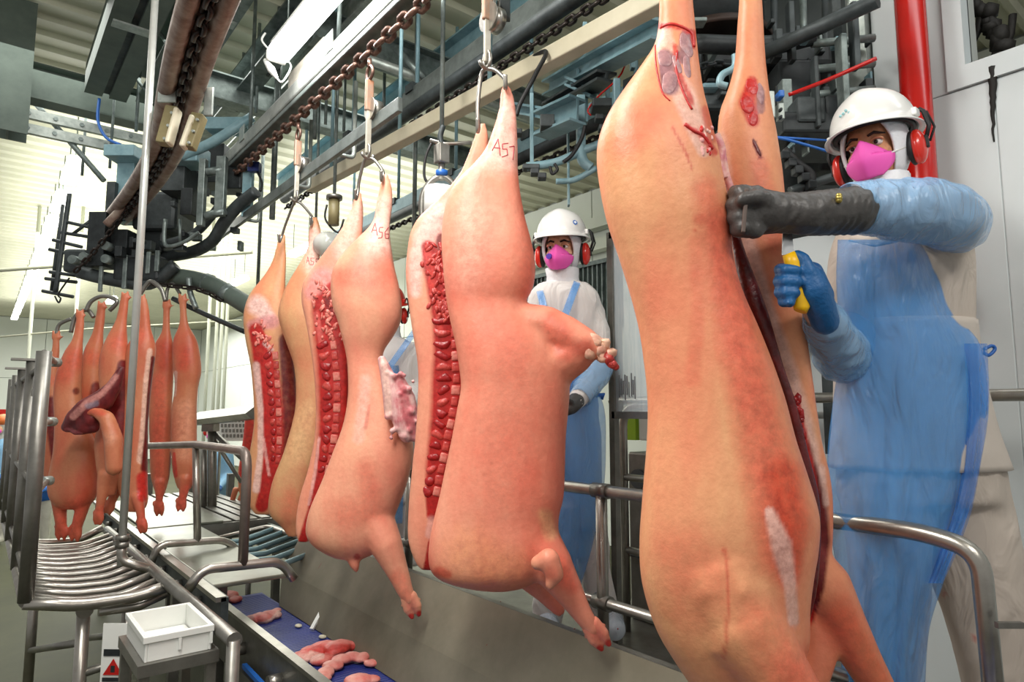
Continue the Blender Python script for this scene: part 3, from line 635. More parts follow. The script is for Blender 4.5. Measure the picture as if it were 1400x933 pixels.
DC = [depth(P(p_, 400, X=1.3)) for p_ in (970, 670, 500, 395)]
e2 = P(666, 82, X=1.3); e3 = P(503, 207, X=1.3); e4 = P(405, 268, X=1.3)
trolley(1.3, e2.y, 3.2, e2, 'nearest trolley hook, at the top edge above the roundest pink carcass')
trolley(1.3, e3.y, 3.2, e3, 'middle trolley hook hanging from the rusty chain, with tan yoke and wheel')
trolley(1.3, e4.y, 3.2, e4, 'farthest trolley hook, above the tan carcass beside the hoop rail')
gambrel('double_hook', e2, [P(691, 120, D=DC[1]), P(654, 178, D=DC[1] + .05)], .0075, 'double hook holding the feet of the roundest pink carcass')
gambrel('double_hook', e3, [P(524, 245, D=DC[2]), P(489, 270, D=DC[2] + .06)], .0075, 'double hook holding the feet of the carcass with the fatty flap')
gambrel('double_hook', e4, [P(428, 305, D=DC[3]), P(385, 328, D=DC[3] + .06)], .0075, 'double hook holding the feet of the tan carcass farthest in the row')
e1 = P(968, -125, X=1.3)
gambrel('double_hook', e1, [P(922, -70, D=DC[0]), P(1022, -25, D=DC[0] + .1)], .0075, 'double hook holding the nearest carcass by its hind feet')
hk = MB(); D0 = 1.9
hk.tube(spline([P(1005, 75, D=D0), P(1004, 92, D=D0), P(988, 102, D=D0), P(984, 114, D=D0), P(994, 118, D=D0)], 6), .011, 8)
tag(hk.build('s_hook', M_BLUEST), 'pale blue grey hook hanging between the nearest carcass legs', 'hook')
# ------------------------------------------------------------------ left curved track with chain and nylon guides
lk = empty('curved_track', P(235, 120, Z=3.0), 'rust smeared curved chain track coming down at upper left', 'track')
def along(cl, dx, z): return [P(x + dx, y, Z=z) for x, y in cl]
cl_ = [(300, -40), (285, 0), (262, 70), (246, 130), (228, 200), (196, 255), (160, 300)]
zt = 3.0
path = spline([P(x, y, Z=zt) for x, y in cl_], 6)
for s in (-1, 1):
    q = []
    for i, p in enumerate(path):
        t = (path[min(i + 1, len(path) - 1)] - path[max(i - 1, 0)]).normalized(); q.append(p + t.cross(Vector((0, 0, 1))) * s * .055)
    MB().tube(q, .036, 12).build('rail_tube', M_RUSTT, lk)
MB().tube([p + Vector((0, 0, .04)) for p in path], .05, 8).build('back_channel', mat('rust_dark', '4d362c', .6, .3, '2f221d', 14, 1), lk)
chain('brown_chain', [p - Vector((0, 0, .02)) for p in path], .085, .055, .010, M_CHAIND, 'dark brown chain inside the curved track at upper left', limit=70)
gp_ = P(242, 140, Z=2.95)
ng = empty('chain_guide', gp_, 'pair of tan nylon chain guides bolted below the curved track', 'guide')
D0 = depth(gp_)
for s, (xa, ya, xb, yb) in ((0, (238, 148, 224, 198)), (1, (273, 158, 257, 203))):
    MB().bar(P(xa, ya, D=D0), P(xb, yb, D=D0 - .02), .055, .05, FH, .006).build('nylon_block', M_NYLON, ng)
    MB().bar(P(xa + 6 - 14 * s, ya + 2, D=D0 - .02), P(xb + 7 - 14 * s, yb, D=D0 - .04), .02, .05, FH, .008).build('wear_strip', M_IVORY, ng)
    for t in (.15, .5, .85): 
        p = P(xa, ya, D=D0 - .03).lerp(P(xb, yb, D=D0 - .05), t); MB().cyl(p, p - FH * .012, .006, 8).build('bolt', M_GALVL, ng)
for (x0, y0, x1, y1) in ((216, 105, 242, 142), (279, 118, 292, 160)):
    a = P((x0 + x1) / 2, (y0 + y1) / 2, D=D0 - .03); w_ = (x1 - x0) / F_PX * D0; h_ = (y1 - y0) / F_PX * D0
    MB().box(a, (w_, .012, h_), Matrix((RT, FH, Vector((0, 0, 1)))).transposed(), .004).build('bracket_plate', M_GALVL, ng)
# ------------------------------------------------------------------ dense drive machinery
def pbox(root, name, x0, y0, x1, y1, D, th, m, bev=.004):
    a = P((x0 + x1) / 2, (y0 + y1) / 2, D=D); return MB().box(a, (abs(x1 - x0) / F_PX * D, th, abs(y1 - y0) / F_PX * D), Matrix((RT, FH, Vector((0, 0, 1)))).transposed(), bev).build(name, m, root)
def pbar(root, name, pts, D, r, m, n=8):
    q = [P(x, y, D=(D if not hasattr(D, '__len__') else D[i])) for i, (x, y) in enumerate(pts)]; return MB().tube(spline(q, 5) if len(q) > 2 else q, r, n).build(name, m, root)
du = empty('drive_unit', P(190, 300, D=4.6), 'dense dark chain drive machinery hanging at upper left', 'machine')
pbox(du, 'top_plate', 158, 208, 200, 224, 4.6, .3, M_BLUEST)
pbox(du, 'upright_channel', 164, 222, 188, 308, 4.65, .12, M_BLUEST); pbox(du, 'upright_channel', 150, 250, 162, 300, 4.6, .1, M_DARK2)
pbox(du, 'side_plate', 128, 292, 152, 368, 4.5, .15, M_DARK); pbox(du, 'gear_housing', 195, 268, 255, 322, 4.7, .3, M_DARK2, .03)
pbox(du, 'gear_housing', 200, 318, 235, 352, 4.75, .25, M_DARK, .02); pbox(du, 'side_plate', 158, 318, 185, 352, 4.6, .2, M_DARK)
pbox(du, 'motor_box', 229, 228, 262, 268, 4.5, .2, M_DARK2); pbox(du, 'motor_box', 275, 205, 318, 260, 4.8, .3, M_DARK)
pbox(du, 'slotted_frame', 272, 215, 281, 312, 4.3, .05, M_GALV); pbox(du, 'slotted_frame', 296, 212, 309, 298, 4.3, .05, M_GALV); pbox(du, 'slotted_frame', 333, 200, 346, 300, 4.4, .05, M_BLUEST)
pbar(du, 'slotted_frame', [(281, 296), (308, 288)], 4.3, .03, M_GALV); pbar(du, 'slotted_frame', [(283, 236), (306, 232)], 4.3, .03, M_GALV)
pbox(du, 'carrier_plate', 285, 165, 345, 182, 4.4, .14, M_BLUEST); pbar(du, 'carrier_arm', [(244, 215), (290, 195), (345, 160)], 4.3, .035, M_BLUEST)
pbox(du, 'carrier_box', 238, 200, 280, 228, 4.4, .2, M_BLUEST, .01)
pbar(du, 'return_pipe', [(222, 352), (262, 345), (290, 330), (306, 305), (325, 282), (350, 262)], [4.7, 4.6, 4.5, 4.4, 4.35, 4.3], .042, M_DARK2, 12)
pbar(du, 'return_pipe', [(220, 335), (255, 325), (275, 312), (300, 282)], 4.55, .03, M_DARK2, 12)
pbar(du, 'guide_rod', [(226, 300), (226, 335), (250, 332), (272, 318)], 4.4, .014, M_GALV); pbar(du, 'guide_rod', [(246, 300), (246, 332)], 4.4, .01, M_GALV)
pbar(du, 'cross_channel', [(138, 365), (200, 345)], 4.6, .03, M_DARK2); pbar(du, 'cross_channel', [(108, 372), (150, 382), (205, 388), (240, 362)], 4.5, .045, M_DARK2)
pbox(du, 'lower_housing', 165, 352, 228, 388, 4.55, .2, M_DARK, .02); pbox(du, 'lower_housing', 98, 344, 128, 376, 4.6, .2, M_DARK2, .02)
for x0, y0, x1, y1 in ((136, 345, 141, 400), (168, 348, 174, 396), (200, 344, 206, 375), (212, 342, 218, 372)): pbox(du, 'hanger_strap', x0, y0, x1, y1, 4.45, .02, M_GALV)
for x, y in ((147, 337), (147, 355), (117, 352), (102, 356)): 
    c = P(x, y, D=4.4); MB().cyl(c - FH * .03, c + FH * .03, .03, 14).build('bolt_head', M_GALV, du)
for i in range(22):
    x, y = random.uniform(130, 330), random.uniform(255, 345); pbox(du, 'small_bracket', x, y, x + random.uniform(5, 14), y + random.uniform(5, 18), random.uniform(4.35, 4.8), .06, random.choice((M_DARK, M_DARK2, M_DARK2, M_GALV)))
pbar(du, 'blue_air_hose', [(136, 135), (134, 165), (145, 188), (165, 198)], 4.6, .011, M_BLUEPL); pbar(du, 'cable', [(352, 235), (358, 250), (356, 262)], 4.3, .008, M_BLACK)
pbox(du, 'valve_block', 340, 222, 356, 236, 4.3, .05, mat('navy_valve', '1c2b66', .4)); pbox(du, 'side_plate', 309, 225, 334, 262, 4.5, .1, M_DARK, .01); pbox(du, 'side_plate', 256, 262, 272, 300, 4.5, .2, M_DARK)
pbar(du, 'descending_rail', [(146, 308), (170, 283), (198, 252)], 4.35, .03, M_RUSTT, 12)  # real round rail, the curved track continuing downward
chain('small_drive_chain', [P(102, 372, D=4.35), P(125, 348, D=4.35), P(150, 318, D=4.35), P(200, 255, D=4.35)], .06, .04, .008, M_CHAIND, 'thin black chain descending along the left drive machinery', limit=60)
# ladder-like rung frame
lf = empty('rung_frame', P(82, 330, D=4.7), 'dark ladder like frame of bars beside the left machinery', 'frame')
pbar(lf, 'upright', [(95, 265), (84, 345), (76, 400)], 4.7, .017, M_DARK2); pbar(lf, 'upright', [(86, 280), (70, 402)], 4.8, .013, M_DARK2)
for a, b in (((88, 303), (128, 312)), ((84, 318), (122, 324)), ((72, 328), (112, 338)), ((67, 341), (108, 350)), ((68, 372), (112, 378)), ((62, 381), (105, 386)), ((58, 398), (100, 406))): pbar(lf, 'rung', [a, b], 4.7, .013, M_DARK2)
pbar(lf, 'brace', [(100, 320), (130, 297)], 4.7, .012, M_DARK2); pbar(lf, 'cable', [(75, 405), (80, 414), (83, 408), (80, 402), (95, 380)], 4.65, .006, M_BLACK)
# lower curved rail with chain on the right of the unit
cv = empty('curved_rail', P(270, 390, D=4.6), 'grey green curved rail bending down at right of the left carcass group', 'rail')
cl2 = [(205, 378), (250, 380), (285, 388), (312, 402), (345, 422), (372, 440)]
pbar(cv, 'curved_tube', cl2, [4.6, 4.6, 4.55, 4.5, 4.4, 4.3], .062, M_BEAM, 14)
pbar(cv, 'collar', [(280, 386), (288, 389)], 4.56, .068, M_GALV, 14); pbar(cv, 'collar', [(306, 398), (314, 404)], 4.5, .068, M_GALV, 14)
pbar(cv, 'support_strap', [(258, 380), (260, 400), (268, 422)], 4.5, .02, M_GALV); pbar(cv, 'side_bar', [(236, 408), (272, 426), (335, 454)], 4.6, .018, M_DARK2)
chain('curved_rail_chain', [P(x, y + 13, D=4.45) for x, y in ((208, 375), (235, 378), (265, 381), (285, 388), (300, 396))], .07, .042, .008, M_CHAIND, 'black chain hanging under the curved rail by the left carcasses', limit=30)
# thin vertical hanger rods all over
rods = [(127, 25, 112, 240, 5.3, .012), (146, 0, 138, 130, 4.9, .012), (162, 105, 150, 230, 4.8, .01), (192, 30, 186, 180, 4.7, .012), (355, 10, 350, 155, 4.6, .012), (384, 105, 381, 150, 4.5, .012),
        (447, 60, 445, 170, 4.6, .012), (472, 110, 470, 180, 4.7, .012), (571, 5, 569, 130, 4.2, .016), (527, 60, 524, 185, 4.6, .012), (434, 300, 430, 360, 4.6, .01), (377, 170, 372, 300, 4.4, .02),
        (432, 145, 430, 190, 4.5, .018), (569, 170, 566, 320, 4.0, .014), (340, 10, 332, 110, 5.0, .014), (355, 320, 352, 400, 5.5, .015)]
ROD_L = ['slim grey rod hanging just left of the slotted roof beam', 'short grey rod reaching the top edge just left of the slotted roof beam', 'thin grey rod hanging over the blue air hose', 'grey rod hanging just left of the tall pale post', 'grey rod hanging close left of the big lit lamp', 'short grey rod below the dangling white lamp plug', 'grey rod above the trolley of carcass 155', 'grey rod between the wheels of the carcass trolleys', 'thicker grey rod crossing the cross beam right of the rusty chain', 'grey rod hanging right beside the trolley of carcass 156', 'thin grey rod hanging low left of the tan device stem', 'wide grey rod hanging into the left end of the rusty chain', 'short wide grey rod above the dark chain track near the lamp', 'long grey rod crossing the cream box rail beside carcass 157', 'grey rod hanging right of the curved track behind the bracket', 'lowest grey rod before the bright wall left of carcass 155']
for i, (x0, y0, x1, y1, D, r) in enumerate(rods):
    a = P(x1, y1, D=D); o = MB().cyl(a, (a.x, a.y, 4.47), r, 8).build('hanger_rod', M_GALV); tag(o, ROD_L[i], 'rod', 'slim roof hanger rods')
# far thin conduits and drop pipes
for i, (pts, D, lab) in enumerate((([(0, 370), (120, 361), (345, 345)], 8.0, 'long thin pale pipe crossing the bright hall behind the left machinery'), ([(0, 461), (120, 450), (330, 438)], 9.0, 'thin pale wire tube crossing behind the left carcasses'))):
    o = MB().tube([P(x, y, D=D) for x, y in pts], .022 if i == 0 else .012, 8).build('long_pipe', mat('pale_pipe', 'bfc0a8', .5)); tag(o, lab, 'pipe')
for i, x in enumerate((278, 289, 296, 303, 30, 92)):
    a = P(x, 600, D=9.0); o = MB().cyl((a.x, a.y, .0), (a.x, a.y, 4.47), .022, 8).build('drop_pipe', mat('pale_pipe2', 'c6c9b8', .5)); tag(o, ['leftmost of the four pale pipes right of the left carcasses', 'second from left of the four pale pipes right of the left carcasses', 'third from left of the four pale pipes right of the left carcasses', 'rightmost of the four pale pipes right of the left carcasses', 'lone pale pipe at the far left edge above the fence', 'lone pale pipe behind the rung frame'][i], 'pipe', 'thin far drop pipes')
# ------------------------------------------------------------------ blue grey middle machine
mm = empty('blue_conveyor_frame', P(790, 150, X=2.8), 'blue grey steel conveyor frame hung between carcass 157 and the nearest carcass', 'frame')
D0 = 3.1
for x, y0, y1, w_ in ((727, 125, 230, 5), (777, 178, 285, 3), (800, 25, 175, 6), (830, 20, 152, 6), (864, 0, 100, 6), (790, 95, 125, 4)): pbox(mm, 'upright', x - w_ / 2, y0, x + w_ / 2, y1, D0, .04, M_BLUEST, .002)
def pibeam(x0, y0, x1, y1, h, D_0, D_1, m=M_BLUEST, n='beam'):
    mb = MB(); ibeam(mb, P(x0, y0, D=D_0), P(x1, y1, D=D_1), h, .1, .012); return mb.build(n, m, mm)
pibeam(752, 122, 905, 40, .09, 3.5, 2.4); pibeam(752, 148, 830, 104, .05, 3.4, 2.8, M_DARK2); pibeam(706, 148, 760, 158, .06, 3.4, 3.0)
pibeam(780, 115, 815, 130, .05, 3.1, 3.0); pibeam(740, 172, 790, 150, .12, 3.0, 2.8)
pbox(mm, 'junction_plate', 788, 130, 800, 205, 2.95, .06, M_BLUEST); pbar(mm, 'curved_arm', [(793, 200), (797, 220), (808, 230)], 2.9, .025, M_BLUEST)
pbar(mm, 'lower_arm', [(720, 228), (760, 222), (800, 205), (832, 192)], 2.9, .02, M_BLUEST); pbar(mm, 'lower_arm', [(760, 248), (785, 246), (815, 230)], 2.9, .014, M_BLUEST)
pbox(mm, 'foot_plate', 714, 226, 738, 233, 2.9, .05, M_DARK2); pbox(mm, 'clamp', 738, 160, 758, 178, 2.9, .08, M_DARK2)
for x, y in ((725, 232), (735, 238), (702, 178), (845, 75), (842, 62), (813, 158), (818, 172)): pbox(mm, 'valve', x, y, x + 12, y + 8, 2.8, .05, M_DARK)
pbar(mm, 'black_cable', [(800, 172), (795, 190), (782, 212), (770, 222)], 2.8, .009, M_BLACK); pbar(mm, 'black_cable', [(752, 228), (755, 238), (762, 232), (758, 224)], 2.8, .007, M_BLACK)
pbar(mm, 'red_wire', [(808, 158), (804, 150), (818, 132), (850, 100), (860, 58)], 2.8, .004, M_RED)
pbox(mm, 'gusset', 838, 108, 848, 150, 2.8, .05, M_BLUEST); pbox(mm, 'gusset', 808, 140, 835, 152, 2.8, .1, M_DARK2)
# ------------------------------------------------------------------ dark machinery right
rd = empty('dark_drive_machine', P(1080, 140, X=2.9), 'dark overhead drive machinery behind the nearest carcass and red pipe', 'machine')
D1 = 2.3
c = P(975, 25, D=2.6); mb = MB(); mb.cyl(c + Vector((0, 0, -.12)), c + Vector((0, 0, .16)), .20, 36); mb.build('round_drum', M_DARK, rd)
mb = MB(); mb.cyl(c + Vector((0, 0, -.15)), c + Vector((0, 0, -.12)), .23, 36); mb.build('drum_flange', mat('rust_dark2', '3a2a22', .5, .4, '1f1a17', 9, 1), rd)
pbar(rd, 'slant_beam', [(1040, 75), (1200, 0)], [2.3, 2.0], .026, M_DARK2); pbar(rd, 'slant_beam', [(950, 60), (1050, 62), (1110, 50)], D1, .035, M_DARK)
pbox(rd, 'upright', 1077, 0, 1085, 90, D1, .04, M_DARK2); pbox(rd, 'upright', 1163, 0, 1172, 100, 2.15, .04, M_DARK2); pbox(rd, 'upright', 1147, 45, 1156, 150, 2.15, .05, M_GALV)
pbox(rd, 'upright', 1112, 75, 1118, 180, 2.2, .04, M_DARK2); pbox(rd, 'upright', 1066, 110, 1080, 175, D1, .06, M_GALV)
pbox(rd, 'housing', 950, 85, 1120, 115, 2.6, .3, M_DARK, .02); pbox(rd, 'housing', 1048, 100, 1105, 180, 2.5, .25, M_DARK, .01); pbox(rd, 'housing', 1110, 145, 1160, 185, 2.3, .2, M_DARK, .01)
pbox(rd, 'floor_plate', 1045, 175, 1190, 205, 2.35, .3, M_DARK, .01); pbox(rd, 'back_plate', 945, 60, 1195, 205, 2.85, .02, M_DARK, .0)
pbox(rd, 'shelf_plate', 1080, 140, 1120, 178, 2.25, .12, M_DARK2, .01); pbox(rd, 'motor', 950, 130, 985, 165, 2.6, .2, M_DARK2, .02); pbox(rd, 'motor', 955, 120, 980, 128, 2.5, .1, M_BLUEST, .01)
for x, y, w_, h_ in ((1062, 142, 9, 24), (1048, 125, 10, 40)): pbox(rd, 'switch_plate', x, y, x + w_, y + h_, 2.1, .03, M_GALVL)
for x, y in ((1065, 148), (1065, 158)): pbox(rd, 'switch', x, y, x + 4, y + 5, 2.07, .02, M_DARK)
pbox(rd, 'blue_valve', 1062, 126, 1070, 136, 2.1, .04, M_BLUEPL); pbar(rd, 'red_rope', [(1078, 130), (1130, 110), (1198, 80)], [2.1, 2.05, 2.0], .007, M_RED)
pbar(rd, 'blue_wire', [(1052, 187), (1080, 192), (1135, 208)], 2.1, .005, M_BLUEPL); pbar(rd, 'blue_wire', [(1052, 187), (1130, 192)], 2.1, .004, M_BLUEPL)
pbar(rd, 'black_hose', [(1070, 205), (1090, 225), (1108, 240), (1105, 265)], 2.2, .018, M_BLACK); pbar(rd, 'arm', [(1080, 262), (1108, 252), (1145, 240)], 2.2, .016, M_DARK2)
for i in range(5): pbox(rd, 'clip', 1066 + i * 9, 208 + i * 10, 1078 + i * 9, 220 + i * 10, 2.18, .04, M_DARK)
for i in range(26):
    x, y = random.uniform(950, 1180), random.uniform(60, 190); pbox(rd, 'small_fitting', x, y, x + random.uniform(3, 12), y + random.uniform(4, 16), random.uniform(2.3, 2.5), .05, random.choice((M_DARK, M_DARK2, M_DARK2, M_GALV)))
pbox(rd, 'drip_ring', 940, 28, 965, 34, 2.2, .05, M_GALV)
chain('hanging_machine_chain', [P(935, 102, D=2.42), P(955, 92, D=2.42), P(978, 86, D=2.44), P(1000, 88, D=2.46)], .05, .032, .006, M_DARK2, 'short dark chain slung behind the nearest carcass legs', limit=14)
pbox(rd, 'lower_housing', 945, 200, 1010, 300, 3.0, .2, M_DARK, .01); pbox(rd, 'lower_housing', 1040, 205, 1110, 275, 2.95, .1, M_DARK2, .01); pbox(rd, 'lower_housing', 1105, 205, 1165, 245, 2.7, .2, M_DARK, .01)
for i in range(30):
    x, y = random.uniform(1050, 1190), random.uniform(5, 200); pbox(rd, 'small_fitting', x, y, x + random.uniform(3, 10), y + random.uniform(6, 22), random.uniform(2.25, 2.45), .05, random.choice((M_DARK, M_DARK2, M_GALV, M_BLUEST)))
for y in (60, 95, 130): pbar(rd, 'cross_bar', [(1110, y), (1195, y - 8)], 2.3, .015, M_GALV)
for k, x in enumerate((955, 1000, 1058, 1098, 1128)): pbar(rd, 'pipe', [(x, 0), (x + 2, 120)], 2.5, .014, M_GALV if k % 2 else M_DARK2)
# more overhead at top centre
tcx = empty('pulley_block', P(678, 12, D=2.4), 'steel pulley block beside the 157 trolley at the top edge', 'pulley')
for k in (0, 1): 
    c = P(676 + k * 6, 12 + k, D=2.42 + k * .04); MB().cyl(c - RT * .006, c + RT * .006, .045, 24).build('sheave', M_STEELD, tcx)
pbox(tcx, 'side_plate', 683, -10, 698, 30, 2.5, .03, M_DARK2); MB().cyl(P(690, -5, D=2.5), (P(690, -5, D=2.5).x, P(690, -5, D=2.5).y, 4.47), .012).build('hanger', M_GALV, tcx)
# ------------------------------------------------------------------ carcasses
def flesh_mat(name, a, b, rough=.42, n=9., pale=None):
    """skin: two mottled tones of its own, overlaid with the 'paint' attribute (cut meat, fat, bruises, painted-in skin light and shade), edges broken by noise"""
    m = bpy.data.materials.new(name); m.use_nodes = True; nt = m.node_tree; bs = nt.nodes['Principled BSDF']; L = nt.links.new
    tc = nt.nodes.new('ShaderNodeTexCoord')
    def noise(s, d=5, r=.6, vec=None):
        q = nt.nodes.new('ShaderNodeTexNoise'); q.inputs['Scale'].default_value = s; q.inputs['Detail'].default_value = d; q.inputs['Roughness'].default_value = r
        L(vec or tc.outputs['Object'], q.inputs['Vector']); return q
    mp = nt.nodes.new('ShaderNodeMapping'); mp.inputs['Scale'].default_value = (1, 1, .45); L(tc.outputs['Object'], mp.inputs[0])
    n1 = noise(n, 4, .55, mp.outputs[0]); r1 = nt.nodes.new('ShaderNodeValToRGB'); L(n1.outputs[0], r1.inputs[0])
    e = r1.color_ramp.elements; e[0].position = .36; e[0].color = (*hx(a), 1); e[1].position = .66; e[1].color = (*hx(b), 1)
    n3 = noise(70, 3); r3 = nt.nodes.new('ShaderNodeValToRGB'); L(n3.outputs[0], r3.inputs[0]); r3.color_ramp.elements[0].position = .3; r3.color_ramp.elements[1].position = .75
    r3.color_ramp.elements[0].color = (.92, .88, .86, 1); r3.color_ramp.elements[1].color = (1, 1, 1, 1)
    mu = nt.nodes.new('ShaderNodeMix'); mu.data_type = 'RGBA'; mu.blend_type = 'MULTIPLY'; mu.inputs['Factor'].default_value = 1; L(r1.outputs[0], mu.inputs['A']); L(r3.outputs[0], mu.inputs['B'])
    at = nt.nodes.new('ShaderNodeAttribute'); at.attribute_name = 'paint'
    # meat colour gets marbling
    n2 = noise(38, 6, .7); r2 = nt.nodes.new('ShaderNodeValToRGB'); L(n2.outputs[0], r2.inputs[0])
    r2.color_ramp.elements[0].position = .33; r2.color_ramp.elements[0].color = (.55, .42, .42, 1); r2.color_ramp.elements[1].position = .62; r2.color_ramp.elements[1].color = (1.12, 1.1, 1.1, 1)
    mm = nt.nodes.new('ShaderNodeMix'); mm.data_type = 'RGBA'; mm.blend_type = 'MULTIPLY'; mm.inputs['Factor'].default_value = .75; L(at.outputs['Color'], mm.inputs['A']); L(r2.outputs[0], mm.inputs['B'])
    n4 = noise(32, 4); ma = nt.nodes.new('ShaderNodeMath'); ma.operation = 'MULTIPLY_ADD'; L(n4.outputs[0], ma.inputs[0]); ma.inputs[1].default_value = .38; L(at.outputs['Alpha'], ma.inputs[2])
    rr = nt.nodes.new('ShaderNodeMapRange'); rr.inputs['From Min'].default_value = .27; rr.inputs['From Max'].default_value = 1.17; L(ma.outputs[0], rr.inputs['Value']); 
    mx = nt.nodes.new('ShaderNodeMix'); mx.data_type = 'RGBA'; L(rr.outputs[0], mx.inputs['Factor']); L(mu.outputs['Result'], mx.inputs['A']); L(mm.outputs['Result'], mx.inputs['B'])
    L(mx.outputs['Result'], bs.inputs['Base Color']); bs.inputs['Roughness'].default_value = rough; bs.inputs['Specular IOR Level'].default_value = .4
    nb = noise(26, 6, .65); bp = nt.nodes.new('ShaderNodeBump'); bp.inputs['Strength'].default_value = .22; bp.inputs['Distance'].default_value = .012
    L(nb.outputs[0], bp.inputs['Height']); L(bp.outputs[0], bs.inputs['Normal'])
    return m
M_SK_PEACH = flesh_mat('skin_peach', 'ecab7c', 'ea8a68', n=5)
M_SK_PINK = flesh_mat('skin_pink', 'f0a184', 'ec7f68', n=5)
M_SK_ROSE = flesh_mat('skin_rose', 'f0ab8a', 'ea8f76', n=6)
M_SK_TAN = flesh_mat('skin_tan', 'd9a878', 'd98c66', n=8)
M_SK_FAR = flesh_mat('skin_far', 'cc8560', 'c2573f', n=5)
M_MEAT = mat('red_meat', 'b01f1f', .32, 0, '7a1418', 26, 1, .35, 60, spec=.5)
M_MEATD = mat('dark_meat', '6e1a1c', .35, 0, '47100f', 24, 1, .35, 60)
M_BONE = mat('bone_red', 'cf5348', .35, 0, 'a6292a', 40, 1, .3, 80)
M_BONEP = mat('bone_pale', 'e08f80', .4, 0, 'c8584e', 40, 1, .3, 80)
M_FAT = mat('fat_pale', 'efc4b2', .4, 0, 'd8808a', 30, 1, .3, 60)
M_INK = mat('red_ink', 'b3223a', .5)
def interp(rows, step=6):
    """Catmull-Rom through rows of numbers (first column y)"""
    rows = sorted(rows); A = np.array(rows, float); out = []
    ys = np.arange(A[0, 0], A[-1, 0] + .01, step)
    for y in ys:
        i = int(np.clip(np.searchsorted(A[:, 0], y, 'right') - 1, 0, len(A) - 2)); t = (y - A[i, 0]) / (A[i + 1, 0] - A[i, 0])
        p0, p1, p2, p3 = A[max(i - 1, 0)], A[i], A[i + 1], A[min(i + 2, len(A) - 1)]
        m1 = (p2 - p0) / max(p2[0] - p0[0], 1e-6) * (p2[0] - p1[0]); m2 = (p3 - p1) / max(p3[0] - p1[0], 1e-6) * (p2[0] - p1[0])
        v = (2 * t ** 3 - 3 * t ** 2 + 1) * p1 + (t ** 3 - 2 * t ** 2 + t) * m1 + (-2 * t ** 3 + 3 * t ** 2) * p2 + (t ** 3 - t ** 2) * m2
        v[0] = y; out.append(v)
    return out
def loft(mb, rows, D, thick=.62, ex=2.3, step=6, n=28, flat=0., tmax=.2, tmin=0.):
    """stack of superellipse slices of real depth; rows = (y, x_left, x_right[, depth shift])"""
    rings = []
    rows = [r if len(r) > 3 else (*r, 0.) for r in rows]
    for y, xl, xr, dd in interp(rows, step):
        Dc = D + dd; c = P((xl + xr) / 2, y, D=Dc); a = max((xr - xl) / 2 / F_PX * Dc, .002); b = max(min(a * thick * 2 / 2, tmax), min(tmin, a * 1.2))
        ring = []
        for j in range(n):
            th = 2 * math.pi * j / n; cx, sx = math.cos(th), math.sin(th)
            x = a * math.copysign(abs(cx) ** (2 / ex), cx); z = b * math.copysign(abs(sx) ** (2 / ex), sx)
            if flat and z < 0: z *= (1 - flat)
            ring.append(c + RT * x + FH * z)
        rings.append(ring)
    mb.sheet(rings, closed=True)
    for r in (rings[0], rings[-1]):
        c = sum(r, Vector()) / n; cv = mb.bm.verts.new(c); vs = []
    # caps
    mb.bm.verts.ensure_lookup_table()
    nv = len(mb.bm.verts) - 2; st = nv - len(rings) * n
    V = mb.bm.verts
    for k, base in ((nv, st), (nv + 1, st + (len(rings) - 1) * n)):
        for j in range(n): mb.bm.faces.new((V[k], V[base + j], V[base + (j + 1) % n]))
    return mb
def pcaps(mb, pts, D, n=12):
    """tapered limb: (x, y, r_px[, depth shift])"""
    q = []
    for t in pts:
        x, y, r = t[:3]; d = D + (t[3] if len(t) > 3 else 0); q.append((P(x, y, D=d), r / F_PX * d))
    # densify so that the limb flows
    return mb.caps(q, n)
def remesh(mb, name, m, parent, vox=.008, smooth=6):
    bmesh.ops.recalc_face_normals(mb.bm, faces=mb.bm.faces)
    me = bpy.data.meshes.new('tmp'); mb.bm.to_mesh(me); mb.bm.free()
    o = bpy.data.objects.new('tmp', me); COL.objects.link(o)
    md = o.modifiers.new('r', 'REMESH'); md.mode = 'VOXEL'; md.voxel_size = vox
    md = o.modifiers.new('s', 'SMOOTH'); md.factor = .5; md.iterations = smooth
    dg = bpy.context.evaluated_depsgraph_get(); dg.update(); me2 = bpy.data.meshes.new_from_object(o.evaluated_get(dg))
    bpy.data.objects.remove(o); bpy.data.meshes.remove(me)
    me2.name = name; off = wloc(parent) if parent is not None else Vector()
    co = np.empty(len(me2.vertices) * 3); me2.vertices.foreach_get('co', co); co = co.reshape(-1, 3)
    me2['n'] = 1
    me2.vertices.foreach_set('co', (co - np.array(off)).ravel())
    me2.polygons.foreach_set('use_smooth', np.ones(len(me2.polygons), bool)); me2.update()
    if m: me2.materials.clear(); me2.materials.append(m)
    o2 = bpy.data.objects.new(name, me2); return link(o2, parent)
_F, _R, _U, _C, _FH = (np.array(v) for v in (FW, RT, UP, CAM, FH))
def world_verts(o):
    me = o.data; co = np.empty(len(me.vertices) * 3); me.vertices.foreach_get('co', co); no = np.empty(len(me.vertices) * 3); me.vertices.foreach_get('normal', no)
    return co.reshape(-1, 3) + np.array(wloc(o)), no.reshape(-1, 3)
def project(w):
    v = w - _C; z = v @ _F; return 700 + F_PX * (v @ _R) / z, 466.5 - F_PX * (v @ _U) / z
